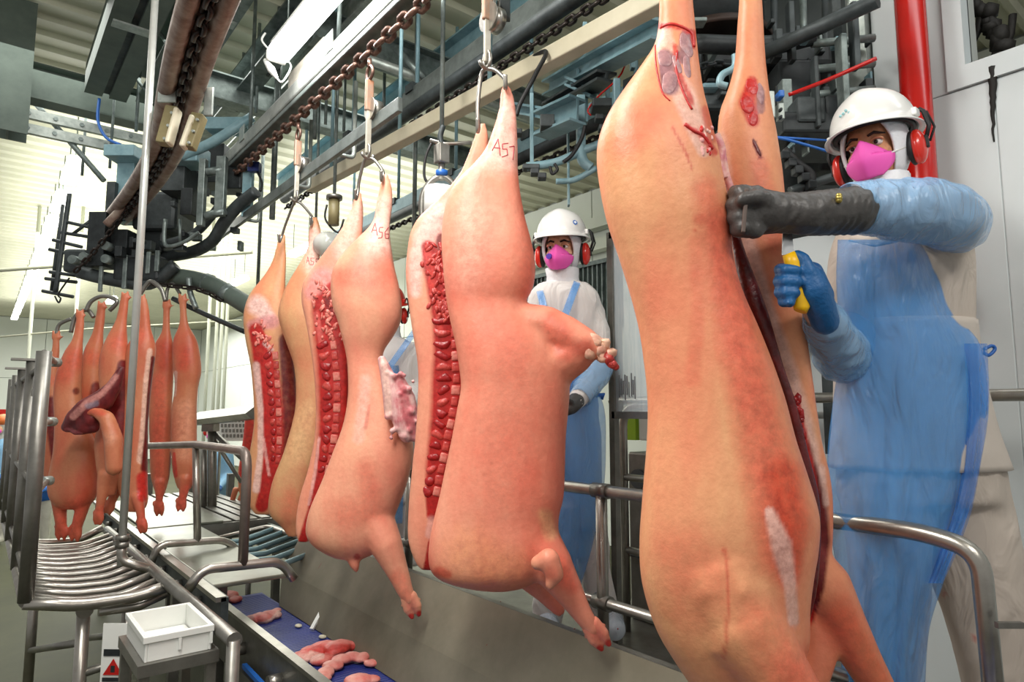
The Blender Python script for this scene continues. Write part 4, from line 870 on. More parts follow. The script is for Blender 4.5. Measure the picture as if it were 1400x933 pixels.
def paint(o, strokes, back=.35):
    """colour of cut meat, fat, bruises and painted-in skin light and shade as a point attribute; strokes = (hex, strength, softness, [(x, y, r)...])"""
    wv, no = world_verts(o); x, y = project(wv); d = _C - wv; d /= np.linalg.norm(d, axis=1)[:, None]; fac = (no * d).sum(1)
    face = np.clip((fac + .25) / .35, 0, 1)
    rgb = np.zeros((len(wv), 3)); al = np.zeros(len(wv)); base = np.array(hx('e08a70')); rgb[:] = base
    for hexc, st, soft, pts in strokes:
        best = np.full(len(wv), -1e9)
        if len(pts) == 1: pts = pts * 2
        for (x0, y0, r0), (x1, y1, r1) in zip(pts[:-1], pts[1:]):
            dx, dy = x1 - x0, y1 - y0; L = dx * dx + dy * dy + 1e-9; t = np.clip(((x - x0) * dx + (y - y0) * dy) / L, 0, 1)
            dist = np.hypot(x - x0 - t * dx, y - y0 - t * dy); r = r0 + (r1 - r0) * t
            best = np.maximum(best, (r - dist) / (soft * r + 1e-6))
        a = np.clip(.5 + best, 0, 1) * st * face
        c = np.array(hx(hexc)); na = a + al * (1 - a)
        rgb = np.where((na > 1e-5)[:, None], (c * a[:, None] + rgb * (al * (1 - a))[:, None]) / np.maximum(na, 1e-5)[:, None], rgb); al = na
    at = o.data.attributes.new('paint', 'FLOAT_COLOR', 'POINT'); at.data.foreach_set('color', np.concatenate([rgb, al[:, None]], 1).astype('f').ravel())
def wrinkle(o, amp, sc, zmax=None, st=(1, 1, .5)):
    me = o.data; wv, no = world_verts(o); Q = wv * np.array(st) * sc; d = np.zeros(len(wv)); nz = mnoise.noise
    for i, (a, b_, c) in enumerate(Q.tolist()):
        if zmax is None or wv[i, 2] <= zmax: d[i] = amp * (1 - 2 * abs(nz((a + 1.3 * math.sin(b_ * .8 + c * .6), b_ + 1.3 * math.sin(a * .7 - c * .5), c))))
    me.vertices.foreach_set('co', (wv + no * d[:, None] - np.array(wloc(o))).ravel()); me.update()
def bvh(o):
    wv, _ = world_verts(o); me = o.data
    return BVHTree.FromPolygons([Vector(v) for v in wv], [tuple(p.vertices) for p in me.polygons])
def hit(b, x, y):
    d = (P(x, y, D=1) - CAM).normalized(); loc, n, i, ds = b.ray_cast(CAM, d); return loc, n
def surf_stroke(root, name, b, pts, r, m, per=4, lift=.0):
    q = []
    for x, y, *_ in (spline([(a, c, 0) for a, c in pts], per) if len(pts) > 2 else [(pts[0][0] + (pts[1][0] - pts[0][0]) * k / 5, pts[0][1] + (pts[1][1] - pts[0][1]) * k / 5, 0) for k in range(6)]):
        l_, n = hit(b, x, y)
        if l_ is not None: q.append(l_ + n * lift)
    if len(q) > 1: return MB().tube(q, r, 6).build(name, m, root)
def strokes_text(root, b, polys, r):
    mb = MB()
    for pts in polys:
        q = []
        for i in range(len(pts) - 1):
            for k in range(5):
                t = k / 4; l_, n = hit(b, pts[i][0] * (1 - t) + pts[i + 1][0] * t, pts[i][1] * (1 - t) + pts[i + 1][1] * t)
                if l_ is not None: q.append(l_ + n * r * .2)
        if len(q) > 1: mb.tube(q, r, 5)
    return mb.build('ink_number', M_INK, root)
def trotter(mb, p, q, r, D, dd=0., split=True):
    """cloven foot from pixel p to tip q"""
    (x0, y0), (x1, y1) = p, q; dx, dy = x1 - x0, y1 - y0; L = math.hypot(dx, dy); nx, ny = -dy / L, dx / L
    for s in (-1, 1):
        pcaps(mb, [(x0 + nx * s * r * .4, y0 + ny * s * r * .4, r * .75, dd), ((x0 + x1) / 2 + nx * s * r * .62, (y0 + y1) / 2 + ny * s * r * .62, r * .62, dd), (x1 + nx * s * r * .55, y1 + ny * s * r * .55, r * .3, dd)], D)
    pcaps(mb, [(x0 - dx * .25 + nx * r, y0 - dy * .25 + ny * r, r * .32, dd), (x0 + nx * r * 1.35, y0 + ny * r * 1.35, r * .2, dd)], D)
def toes(root, p, q, r, D, dd, m):
    mb = MB(); (x0, y0), (x1, y1) = p, q; dx, dy = x1 - x0, y1 - y0; L = math.hypot(dx, dy); nx, ny = -dy / L, dx / L
    for s in (-1, 1):
        pcaps(mb, [(x0 + nx * s * r * .35, y0 + ny * s * r * .35, r * .8, dd), (x0 + dx * .55 + nx * s * r * .6, y0 + dy * .55 + ny * s * r * .6, r * .68, dd), (x1 + nx * s * r * .5, y1 + ny * s * r * .5, r * .34, dd)], D)
        pcaps(mb, [(x0 - dx * .05 + nx * s * r * .5, y0 - dy * .05 + ny * s * r * .5, r * .3, dd + .02), (x0 + dx * .3 + nx * s * r * 1.25, y0 + dy * .3 + ny * s * r * 1.25, r * .18, dd + .02)], D)
    o = remesh(mb, 'trotter', m, root, .0038, 2); paint(o, [('d9705f', .6, 1, [(x0, y0, r * .8), ((x0 + x1) / 2, (y0 + y1) / 2, r)]), (CRIM, .95, .6, [(x1 + nx * r * .6, y1 + ny * r * .6, r * .5)]), (CRIM, .95, .6, [(x1 - nx * r * .6, y1 - ny * r * .6, r * .5)])])
def spine(root, pts, n, D, wpx, m=M_BONE, m2=M_BONEP, nm='vertebra', ribs=None, rm=None):
    """vertebrae (and rib muscles) standing proud of the cut face, each a piece of its own, seated on the surface"""
    sp = spline([(x, y, 0) for x, y in pts], 12); cum = [0]; b = bvh(root); sc_ = D / F_PX
    for i in range(len(sp) - 1): cum.append(cum[-1] + (sp[i + 1] - sp[i]).length)
    L = cum[-1] / n
    def put(x, y, tx, ty, me, ang=0., sink=.0):
        c, nn = hit(b, x, y)
        if c is None: return
        t = P(x + tx * 8, y + ty * 8, D=depth(c)) - P(x, y, D=depth(c)); t = (t - nn * t.dot(nn)).normalized(); u = t.cross(nn).normalized()
        o = bpy.data.objects.new(me.name, me); o.parent = root; COL.objects.link(o)
        o.matrix_local = Matrix.Translation(c - nn * sink - wloc(root)) @ (Matrix((u, nn, t)).transposed() @ Matrix.Rotation(ang, 3, 'Y')).to_4x4()
    for k in range(n):
        s = L * (k + .5); i = min(max(j for j in range(len(cum)) if cum[j] <= s), len(sp) - 2); p = sp[i].lerp(sp[i + 1], (s - cum[i]) / (cum[i + 1] - cum[i] + 1e-9)); d = (sp[i + 1] - sp[i]).normalized()
        mb = MB(); mb.box((0, 0, 0), (wpx * sc_ * random.uniform(.85, 1.1), .012, L * sc_ * .86), None, .005); me = mb.mesh(nm); me.materials.append(m if k % 3 else m2)
        for pl in me.polygons: pl.use_smooth = True
        put(p.x, p.y, d.x, d.y, me, random.uniform(-.06, .06), .0025)
        if ribs:
            mb = MB(); mb.ball((0, 0, 0), (ribs[1] * sc_ * random.uniform(.85, 1.15) * (1 - .45 * k / n), .009, L * sc_ * random.uniform(.36, .46)), 2)
            for v in mb.bm.verts: v.co += Vector((0, 0, .006 * math.sin(v.co.x * 90 + k))) + v.co.normalized() * .003 * mnoise.noise(v.co * 90 + Vector((k, 0, 0)))
            me = mb.mesh('rib_muscle'); me.materials.append((rm, M_BONE, rm)[k % 3]); put(p.x - ribs[0] * (1 - .35 * k / n), p.y + ribs[2], d.x, d.y, me, random.uniform(-.2, .3), .003)
def meat_lumps(root, n, y0, y1, x0, x1, sg, m, big=.012):
    """torn, streaky ham muscle seated on the cut face"""
    b = bvh(root); mb = MB()
    for i in range(n):
        t = random.random(); x, y = x0 + t * (x1 - x0) + random.gauss(0, sg), y0 + t * (y1 - y0); c, nn = hit(b, x, y)
        if c is None: continue
        z = Vector((0, 0, 1)); u = z.cross(nn).normalized(); R = Matrix((u, nn, u.cross(nn))).transposed() @ Matrix.Rotation(random.uniform(-.9, .9), 3, 'Y')
        mb.ball(c, (random.uniform(.4, .8) * big, .006, random.uniform(.8, 1.6) * big), 2, R)
    for v in mb.bm.verts: v.co += Vector((mnoise.noise(v.co * 40), mnoise.noise(v.co * 40 + Vector((9, 0, 0))), mnoise.noise(v.co * 40 + Vector((0, 9, 0))))) * .004
    o = mb.build('ham_meat', m, root); o['kind'] = 'stuff'
RED, DEEP, PALE, CRIM, ROSE, MAUVE = 'b3231f', '6f1413', 'f0c9ba', 'c92a22', 'e2654f', '9a6f74'
# ---- nearest carcass
D1 = DC[0]
c1 = empty('pork_carcass', P(975, 1000, D=D1), 'largest nearest whole pink pig carcass gripped by the front worker', 'carcass', 'hanging split pork carcasses')
mb = MB()
loft(mb, [(-90, 908, 938), (-40, 902, 945), (0, 900, 948), (30, 899, 951), (60, 893, 954), (90, 874, 957), (130, 845, 963), (160, 826, 970), (190, 815, 977), (215, 813, 983), (250, 817, 989), (300, 828, 999), (350, 845, 1000), (400, 861, 1013), (450, 874, 1034),
          (500, 882, 1053), (550, 887, 1069), (600, 887, 1081), (650, 884, 1096), (700, 881, 1109), (740, 879, 1108), (790, 881, 1100), (830, 890, 1096), (870, 905, 1096), (910, 929, 1085), (950, 955, 1065), (1000, 985, 1050), (1040, 1000, 1030)], D1, thick=.75, tmax=.17)
pcaps(mb, [(985, 790, 80, -.03), (1010, 850, 62, -.07), (1050, 905, 48, -.09), (1090, 955, 36, -.1), (1125, 1000, 24, -.1), (1150, 1040, 18, -.1)], D1, 16)
s1 = remesh(mb, 'near_side', M_SK_PEACH, c1, .008, 7)
paint(s1, [('df5f44', .55, 1.1, [(965, 260, 20), (1000, 380, 26), (1030, 520, 34), (1055, 640, 40), (1060, 760, 26)]), ('e0634a', .45, 1.2, [(1040, 850, 30), (1090, 930, 30)]), (ROSE, .5, 1.0, [(985, 300, 16), (1000, 420, 25), (1030, 560, 28), (1060, 700, 30), (1075, 790, 18)]), (ROSE, .45, 1.2, [(880, 160, 30), (850, 200, 22)]), (ROSE, .42, 1.3, [(960, 800, 60), (930, 760, 40)]), (ROSE, .5, 1, [(1080, 930, 40), (1100, 960, 40)]),  # reds down the right half put the shaded side into the skin colour
           (ROSE, .36, 1.0, [(950, 330, 10), (955, 420, 10), (948, 520, 12)]), ('d04a2c', .75, 1, [(1070, 650, 24), (1085, 720, 24), (1078, 790, 12)]), (PALE, .75, .5, [(1052, 700, 7), (1068, 745, 14), (1080, 800, 9), (1085, 850, 8)]),
           (PALE, .7, .5, [(905, 45, 14), (915, 85, 12), (935, 130, 16), (950, 170, 14), (962, 205, 10)]), (MAUVE, .95, .35, [(938, 50, 9), (935, 80, 9)]), (MAUVE, .95, .35, [(910, 78, 11), (916, 118, 13)]), (CRIM, .9, .5, [(900, 35, 4), (925, 36, 4), (948, 44, 4), (948, 66, 3)]),
           (CRIM, .8, .5, [(922, 62, 3), (928, 100, 4), (946, 140, 4)]), (CRIM, .8, .5, [(938, 172, 3), (958, 184, 4), (976, 208, 6)]), (CRIM, .6, .6, [(964, 150, 6), (974, 190, 7)]), ('c8402e', .62, .7, [(920, 175, 2), (936, 205, 2.5), (946, 230, 2)]),
           (CRIM, .5, .8, [(990, 754, 4), (994, 762, 3)]), ('d2553f', .55, .9, [(993, 770, 2), (996, 830, 2), (990, 900, 3)]), (CRIM, .5, .9, [(950, 315, 3)]), (CRIM, .45, .9, [(956, 300, 8)])])
mb = MB()
loft(mb, [(-30, 1012, 1040), (0, 1010, 1042), (60, 1006, 1045), (90, 1003, 1047), (120, 995, 1050), (150, 984, 1054), (190, 981, 1061), (240, 984, 1068), (300, 992, 1074), (360, 1002, 1084), (420, 1022, 1094), (480, 1042, 1103), (540, 1066, 1112), (600, 1078, 1121), (660, 1090, 1134),
          (720, 1098, 1137), (780, 1098, 1133), (830, 1096, 1130), (880, 1096, 1142), (930, 1080, 1130), (980, 1060, 1100)], D1 + .14, thick=.9, tmax=.12)
pcaps(mb, [(1100, 760, 28), (1125, 800, 36), (1150, 850, 31), (1180, 905, 25), (1212, 960, 20), (1235, 1000, 15)], D1 + .14, 14)
s2 = remesh(mb, 'far_side', M_SK_PEACH, c1, .008, 6)
paint(s2, [(CRIM, .95, .5, [(1028, 112, 8), (1022, 140, 12), (1030, 165, 9)]), (MAUVE, .8, .4, [(1040, 125, 6), (1040, 150, 6)]), (DEEP, .95, .4, [(1030, 192, 3), (1040, 215, 4)]), (PALE, .55, 1, [(985, 190, 9), (992, 250, 10)]), (PALE, .8, .8, [(1020, 330, 14), (1044, 420, 13), (1074, 500, 13), (1100, 580, 12), (1118, 660, 10), (1125, 710, 7)]),
           (ROSE, .5, 1, [(1040, 230, 14), (1060, 330, 16)]), ('dd5a3c', .6, 1, [(1150, 850, 30), (1200, 930, 25)]), (DEEP, 1., .4, [(1016, 380, 6), (1044, 453, 8), (1064, 520, 10), (1082, 570, 12), (1096, 620, 14), (1112, 680, 18), (1118, 740, 17), (1114, 800, 14), (1106, 845, 8)]), (CRIM, .95, .5, [(1090, 552, 4), (1099, 600, 6), (1106, 640, 7), (1112, 672, 6)]), (CRIM, .8, .5, [(1108, 830, 6), (1104, 858, 5)]), (PALE, .6, .6, [(1124, 640, 5), (1130, 690, 4)])])
hb1 = bvh(s1); hb2 = bvh(s2)
M_MUS = mat('pale_muscle', 'b98a88', .35, 0, '8f666c', 55, 1, .3, 70); M_TORN = mat('torn_red', 'd0302a', .35, 0, 'b01f1f', 40, 1, .3, 70)
def muscle(root, b, x, y, rx, ry, ang, m, D, nm='hock_muscle', dpt=.0035):
    c, nn = hit(b, x, y)
    if c is None: return
    u = Vector((0, 0, 1)).cross(nn).normalized(); R = Matrix((u, nn, u.cross(nn))).transposed() @ Matrix.Rotation(math.radians(ang), 3, 'Y'); s = D / F_PX
    mb = MB(); mb.ball((0, 0, 0), (rx * s, dpt, ry * s), 3)
    for v in mb.bm.verts: v.co += v.co.normalized() * .004 * mnoise.noise(v.co * 45 + c * 9)
    bmesh.ops.transform(mb.bm, matrix=Matrix.Translation(c - nn * .001) @ R.to_4x4(), verts=mb.bm.verts); mb.build(nm, m, root)
for a in ((939, 62, 9, 22, 4), (940, 92, 6, 20, -4), (909, 80, 10, 16, 8), (916, 112, 11, 22, -14), (926, 88, 5, 16, 10)): muscle(s1, hb1, *a, M_MUS, D1)
for pts, r in (([(903, 38), (915, 33), (930, 36), (946, 46), (949, 64)], .0035), ([(926, 70), (924, 90), (928, 110), (938, 135), (946, 150)], .003), ([(936, 170), (950, 180), (962, 186), (974, 204)], .0045), ([(896, 62), (897, 90), (905, 125), (916, 138)], .002)): surf_stroke(s1, 'torn_edge', hb1, pts, r, M_TORN)
for i in range(16): muscle(s1, hb1, random.uniform(958, 974), random.uniform(172, 214), random.uniform(2, 4), random.uniform(3, 7), random.uniform(-50, 20), random.choice((M_TORN, M_FAT, M_FAT)), D1, 'torn_flesh', .005)
for a in ((1029, 118, 9, 16, 6), (1022, 142, 9, 16, 10), (1030, 162, 7, 12, -6), (1040, 128, 6, 20, -3)): muscle(s2, hb2, *a, M_TORN if a[0] < 1035 else M_MUS, D1)
muscle(s2, hb2, 1035, 203, 3, 14, 22, M_MEATD, D1, 'knife_cut', .003)
mb = MB()   # belly slit lining between the two sides
loft(mb, [(250, 984, 996), (330, 1000, 1014), (420, 1020, 1046), (500, 1052, 1070), (560, 1072, 1090), (620, 1086, 1104), (680, 1096, 1118), (740, 1098, 1120), (800, 1096, 1116), (850, 1094, 1106), (866, 1098, 1102)], D1 + .06, thick=1.2, tmax=.05)
sl = remesh(mb, 'belly_lining', M_MEATD, c1, .006, 3)
mb = MB()
for i in range(34):
    t = random.random(); y = 545 + t * 145; x = 1082 + t * 22 + random.uniform(-5, 5); c = P(x + 5, y, D=D1 + .055); mb.ball(c, (random.uniform(.004, .008), .01, random.uniform(.008, .018)), 1, Matrix.Rotation(random.uniform(-.5, .5), 3, 'Y'))
o = mb.build('torn_meat', M_MEAT, c1); o['kind'] = 'stuff'
mb = MB()
for pts, r in (([(978, 185), (986, 205), (984, 225), (990, 245)], .012), ([(986, 200), (992, 235), (1000, 262), (1004, 285)], .009)): mb.tube(spline([P(x, y, D=D1 + .015) for x, y in pts], 6), r, 8)
mb.build('fat_edge', M_FAT, c1)
# ---- carcass 157
D2 = DC[1]
c2 = empty('pork_carcass', P(665, 800, D=D2), 'split pink carcass with 157 inked on its shank', 'carcass', 'hanging split pork carcasses')
mb = MB()
loft(mb, [(112, 687, 693), (125, 684, 701), (150, 681, 706), (180, 672, 708), (205, 662, 709), (225, 646, 709), (250, 622, 711), (270, 611, 714), (300, 604, 720), (330, 602, 728), (360, 604, 733), (385, 606, 732), (400, 608, 727), (415, 610, 720), (440, 615, 735), (470, 622, 760), (500, 627, 775), (530, 630, 779), (560, 625, 777),
          (600, 618, 773), (650, 608, 771), (680, 602, 769), (710, 595, 762), (735, 590, 762), (760, 588, 760), (780, 592, 752), (792, 606, 735), (803, 640, 715), (808, 668, 695)], D2, thick=.62, tmax=.16)
pcaps(mb, [(700, 440, 28, 0), (745, 443, 26, -.02), (775, 458, 26, -.04), (800, 470, 22, -.06), (815, 477, 16, -.07)], D2); pcaps(mb, [(755, 500, 36, 0), (785, 485, 28, -.03), (800, 476, 22, -.05)], D2)
pcaps(mb, [(730, 740, 36, -.02), (755, 775, 29, -.05), (775, 805, 21, -.06), (795, 838, 14, -.07), (810, 860, 11, -.07)], D2); 
pcaps(mb, [(715, 775, 25, .08), (745, 812, 13, .1), (764, 834, 9, .1)], D2)
s3 = remesh(mb, 'near_side', M_SK_PINK, c2, .0085, 7)
paint(s3, [(PALE, .7, 1.2, [(690, 150, 20), (690, 210, 26)]), (ROSE, .5, 1.2, [(720, 260, 10), (728, 340, 18), (720, 395, 14)]), ('f2b9a0', .5, 1.3, [(650, 300, 40), (640, 370, 30)]), (ROSE, .4, 1.2, [(700, 480, 40), (690, 560, 50), (690, 660, 50)]), (ROSE, .6, .8, [(755, 440, 16), (775, 480, 16)]), (CRIM, .5, .8, [(800, 476, 14)]),
           (CRIM, .85, .6, [(822, 878, 6), (828, 884, 5)]), ('e8a06f', .5, 1.2, [(640, 760, 40), (700, 780, 30)]), ('f1c48f', .6, 1, [(745, 705, 10), (752, 730, 10)]), (CRIM, .6, .8, [(600, 782, 8), (612, 786, 6)]), (ROSE, .6, 1, [(765, 770, 16), (780, 800, 12)])])  # yellow stroke near the elbow is a highlight painted into the skin
toes(c2, (808, 855), (827, 884), 12, D2, -.07, M_SK_PINK)
mb = MB(); pcaps(mb, [(735, 770, 10, -.155), (750, 765, 15, -.165), (758, 785, 13, -.165), (752, 800, 7, -.165)], D2); paint(remesh(mb, 'ear', M_SK_ROSE, c2, .006, 5), [(ROSE, .5, 1, [(752, 785, 10)])])
mb = MB()
for x, y, r in ((812, 470, 9), (820, 480, 10), (826, 473, 7), (824, 490, 8), (806, 482, 9), (832, 486, 7)): mb.ball(P(x, y - 2, D=D2 - .08), r / F_PX * D2 * random.uniform(1.0, 1.3), 2)
for v in mb.bm.verts: v.co += Vector((mnoise.noise(v.co * 45), mnoise.noise(v.co * 45 + Vector((5, 0, 0))), mnoise.noise(v.co * 45 + Vector((0, 5, 0))))) * .014
mb.build('torn_fat', mat('fat_cream', 'f0cdae', .4, 0, 'e09a86', 30, 1, .3, 60), c2)
mb = MB(); pcaps(mb, [(828, 485, 8, -.08), (836, 497, 7, -.09), (842, 502, 5, -.09)], D2); mb.build('meat_tip', M_BONE, c2)
strokes_text(c2, bvh(s3), [[(673, 206), (681, 190), (684, 213)], [(676, 202), (684, 203)], [(695, 196), (687, 197), (687, 204), (693, 204), (694, 212), (686, 215)], [(696, 201), (703, 200), (701, 219)]], .0016)
mb = MB()
loft(mb, [(168, 656, 664), (185, 649, 668), (210, 640, 667), (235, 629, 662), (255, 614, 658), (280, 590, 652), (300, 570, 648), (320, 560, 645), (345, 556, 645), (370, 554, 645), (400, 556, 645), (450, 563, 648), (500, 571, 650), (550, 571, 650), (600, 568, 645), (650, 563, 635), (700, 559, 622), (740, 559, 612), (770, 569, 610), (784, 580, 600)], D2 + .13, thick=.62, tmax=.09, flat=.35, ex=2.6)
s4 = remesh(mb, 'cut_side', M_SK_ROSE, c2, .0075, 5)
paint(s4, [('f6d3c8', .7, .9, [(600, 300, 24), (580, 322, 14), (568, 360, 10), (568, 400, 8)]), ('e8b3a6', .8, .6, [(596, 312, 16), (602, 330, 12)]), (DEEP, .85, .5, [(603, 325, 6), (600, 350, 8)]), (RED, 1., .35, [(585, 338, 9), (595, 365, 17), (603, 400, 18), (610, 440, 18), (613, 480, 20), (614, 520, 24), (613, 560, 24), (608, 600, 22), (601, 640, 19), (594, 680, 13), (590, 705, 7)]),
           ('d94a40', .7, .5, [(585, 345, 5), (592, 400, 4), (602, 450, 3)]), (RED, 1., .4, [(590, 742, 5), (588, 765, 7), (584, 780, 6)]), ('efc0b4', .6, .8, [(590, 712, 6), (586, 732, 5)])])
spine(s4, [(622, 432), (623, 480), (624, 520), (620, 560), (612, 600), (604, 640), (596, 680)], 16, D2 + .075, 12, ribs=(19, 13, 0), rm=M_MEAT)
meat_lumps(s4, 90, 332, 440, 592, 610, 7, M_BONE)
# ---- carcass 156
D3 = DC[2]
c3 = empty('pork_carcass', P(480, 760, D=D3), 'split carcass with 156 inked on its shank and hanging fatty flap', 'carcass', 'hanging split pork carcasses')
mb = MB()
loft(mb, [(236, 524, 530), (255, 519, 536), (280, 514, 537), (305, 508, 534), (325, 490, 534), (340, 475, 536), (365, 457, 540), (390, 452, 546), (420, 455, 550), (440, 462, 548), (460, 467, 538), (480, 472, 525), (500, 475, 524), (540, 476, 542), (580, 470, 558), (620, 456, 565), (660, 441, 556), (690, 428, 545), (710, 422, 537), (730, 421, 530), (745, 430, 524), (760, 452, 508), (766, 465, 490)], D3, thick=.62, tmax=.15)
pcaps(mb, [(512, 712, 27, -.02), (528, 745, 22, -.05), (543, 780, 15, -.06), (554, 808, 11, -.07), (560, 820, 9, -.07)], D3); 
pcaps(mb, [(480, 755, 10, -.02), (485, 772, 7, -.03), (487, 780, 4, -.03)], D3)
s5 = remesh(mb, 'near_side', M_SK_ROSE, c3, .009, 7)
paint(s5, [(PALE, .75, 1.2, [(525, 280, 14), (520, 330, 22)]), (ROSE, .55, 1.1, [(510, 375, 30), (470, 380, 14)]), (ROSE, .45, 1.2, [(500, 640, 14), (505, 700, 20), (470, 700, 24)]), (ROSE, .5, 1, [(545, 790, 12), (556, 815, 10)]), (CRIM, .9, .5, [(572, 826, 7), (566, 840, 6)]), (PALE, .5, 1, [(500, 520, 8), (490, 600, 8)]), (CRIM, .4, .8, [(505, 555, 2), (500, 585, 3)]), (CRIM, .7, .5, [(488, 762, 5)])])
toes(c3, (559, 817), (568, 842), 10, D3, -.07, M_SK_ROSE)
strokes_text(c3, bvh(s5), [[(508, 318), (513, 305), (516, 322)], [(509, 315), (515, 315)], [(524, 311), (519, 311), (518, 317), (523, 318), (522, 325), (517, 326)], [(531, 311), (526, 318), (527, 326), (531, 326), (531, 320), (527, 320)]], .0017)
mb = MB()
pcaps(mb, [(522, 492, 6), (530, 515, 10), (540, 545, 12), (549, 575, 13), (556, 596, 10)], D3 - .1); pcaps(mb, [(545, 520, 9), (556, 545, 12), (562, 575, 12), (566, 598, 7)], D3 - .09); pcaps(mb, [(525, 500, 7), (531, 540, 8), (531, 565, 6)], D3 - .11)
for i in range(22): pcaps(mb, [(random.uniform(530, 570), random.uniform(510, 602), random.uniform(3, 6))] * 2, D3 - .12)
fl = remesh(mb, 'fatty_flap', flesh_mat('flap_fat', 'efc6c0', 'cf7a80', n=40), c3, .006, 2)
paint(fl, [(PALE, .9, .5, [(524, 495, 5), (530, 540, 5), (531, 565, 5)]), ('c05a62', .8, .6, [(548, 525, 5), (556, 560, 8), (564, 590, 6)])])
mb = MB()
loft(mb, [(262, 485, 494), (285, 480, 497), (310, 468, 496), (330, 455, 494), (350, 440, 485), (370, 425, 478), (385, 415, 474), (410, 412, 472), (440, 418, 474), (480, 425, 478), (520, 430, 480), (560, 432, 478), (600, 430, 472), (640, 422, 458), (680, 410, 442), (710, 405, 430), (730, 405, 428), (742, 408, 421)], D3 + .13, thick=.66, tmax=.085, flat=.35, ex=2.6)
s6 = remesh(mb, 'cut_side', M_SK_ROSE, c3, .008, 5)
paint(s6, [(PALE, .6, 1.2, [(488, 290, 12), (470, 340, 14)]), ('e59a94', .8, .6, [(440, 385, 20), (428, 400, 12)]), (RED, 1., .35, [(455, 395, 10), (448, 420, 22), (452, 460, 23), (456, 500, 23), (457, 540, 22), (456, 580, 21), (452, 620, 18), (442, 660, 14), (430, 700, 10), (422, 725, 10), (414, 738, 6)]), (DEEP, .8, .5, [(452, 412, 9), (464, 430, 7)]), (DEEP, .8, .6, [(476, 500, 4), (478, 560, 4), (474, 600, 4)]),
           ('e9b0a6', .8, .5, [(436, 600, 2), (430, 650, 2.5), (422, 690, 2)]), ('d86a62', .7, .6, [(432, 430, 4), (440, 470, 4)])])
spine(s6, [(455, 465), (459, 500), (461, 540), (459, 580), (454, 620), (448, 650)], 13, D3 + .085, 10, ribs=(15, 9, 0), rm=M_MEAT)
meat_lumps(s6, 60, 385, 465, 440, 452, 9, M_BONEP)
# ---- carcass 155
D4 = DC[3]
c4 = empty('pork_carcass', P(380, 730, D=D4), 'tan split carcass with 155 inked on its shank beside the hoop rail', 'carcass', 'hanging split pork carcasses')
mb = MB()
loft(mb, [(296, 427, 434), (315, 422, 439), (340, 420, 438), (360, 410, 437), (380, 398, 437), (400, 388, 440), (425, 381, 442), (440, 382, 444), (470, 392, 446), (500, 402, 446), (540, 405, 446), (570, 402, 444), (620, 388, 436), (660, 373, 424), (690, 368, 418), (706, 371, 416), (720, 385, 412), (738, 396, 408)], D4, thick=.62, tmax=.15)
s7 = remesh(mb, 'near_side', M_SK_TAN, c4, .010, 6)
paint(s7, [(PALE, .75, 1.2, [(430, 320, 10), (428, 360, 14)]), (ROSE, .4, 1.2, [(395, 690, 22)]), ('efc48e', .5, 1, [(420, 560, 14), (405, 620, 18)])])
strokes_text(c4, bvh(s7), [[(419, 360), (421, 351), (423, 362)], [(420, 357), (423, 357)], [(430, 353), (425, 353), (425, 357), (429, 358), (428, 362), (424, 362)], [(437, 354), (432, 354), (432, 358), (436, 359), (435, 363), (431, 363)]], .0016)
mb = MB()
loft(mb, [(320, 381, 390), (340, 377, 391), (360, 371, 391), (380, 359, 390), (400, 343, 390), (420, 335, 392), (440, 333, 394), (470, 337, 398), (500, 343, 402), (540, 347, 405), (580, 348, 406), (620, 342, 398), (660, 336, 387), (690, 340, 380), (704, 350, 372)], D4 + .13, thick=.66, tmax=.085, flat=.35, ex=2.6)
s8 = remesh(mb, 'cut_side', M_SK_TAN, c4, .009, 5)
paint(s8, [('f0d0c8', .8, .8, [(352, 418, 14), (365, 432, 10)]), ('d08a8a', .8, .6, [(372, 440, 10), (345, 445, 8)]), (DEEP, .95, .45, [(390, 465, 9), (394, 510, 11), (396, 560, 11), (394, 610, 9), (388, 640, 6)]), (RED, 1., .35, [(350, 452, 10), (358, 480, 14), (366, 520, 17), (371, 560, 16), (373, 600, 15), (371, 640, 13), (364, 670, 10), (358, 692, 9)]),
           ('e9c0b8', .85, .5, [(362, 470, 3), (372, 478, 3)]), ('eccabf', .8, .6, [(350, 500, 5), (356, 560, 4), (356, 620, 4), (350, 670, 5)]), ('e9b0a6', .7, .5, [(360, 600, 2), (368, 650, 2)])])
spine(s8, [(376, 480), (379, 520), (381, 560), (382, 600), (380, 635)], 12, D4 + .085, 8, ribs=(11, 6, 0), rm=M_MEAT)
meat_lumps(s8, 24, 440, 480, 350, 362, 6, M_BONEP)
# ---- left group on the curved rail
def hung(label, D, rows, legs, strokes, m=M_SK_FAR, extra=None, thick=.7, tips=()):
    ys = [r[0] for r in rows]; xm = sum(r[1] + r[2] for r in rows) / len(rows) / 2
    c = empty('hanging_pork', P(xm, max(ys), D=D), label, 'carcass', 'pork sides on the curved rail')
    mb = MB(); loft(mb, rows, D, thick=thick, tmax=.16)
    for lg in legs: pcaps(mb, [(q[0], q[1], q[2] * .8, *q[3:]) for q in lg], D); x1, y1 = lg[-1][0], lg[-1][1]; x0, y0 = lg[-2][0], lg[-2][1]
    for (p, q, r, dd) in tips: trotter(mb, p, q, r, D, dd)
    y0 = ys[0]; xa = (rows[0][1] + rows[0][2]) / 2
    for s in (-1, 1): pcaps(mb, [(xa + s * 2.5, y0 + 6, 3.6), (xa + s * 4, y0 - 3, 1.6)], D)
    pcaps(mb, [(xa + 5, y0 + 6, 2), (xa + 10, y0 + 4, .9)], D)
    if extra: extra(mb)
    o = remesh(mb, 'side', m, c, .0075, 3); paint(o, strokes); return c, o
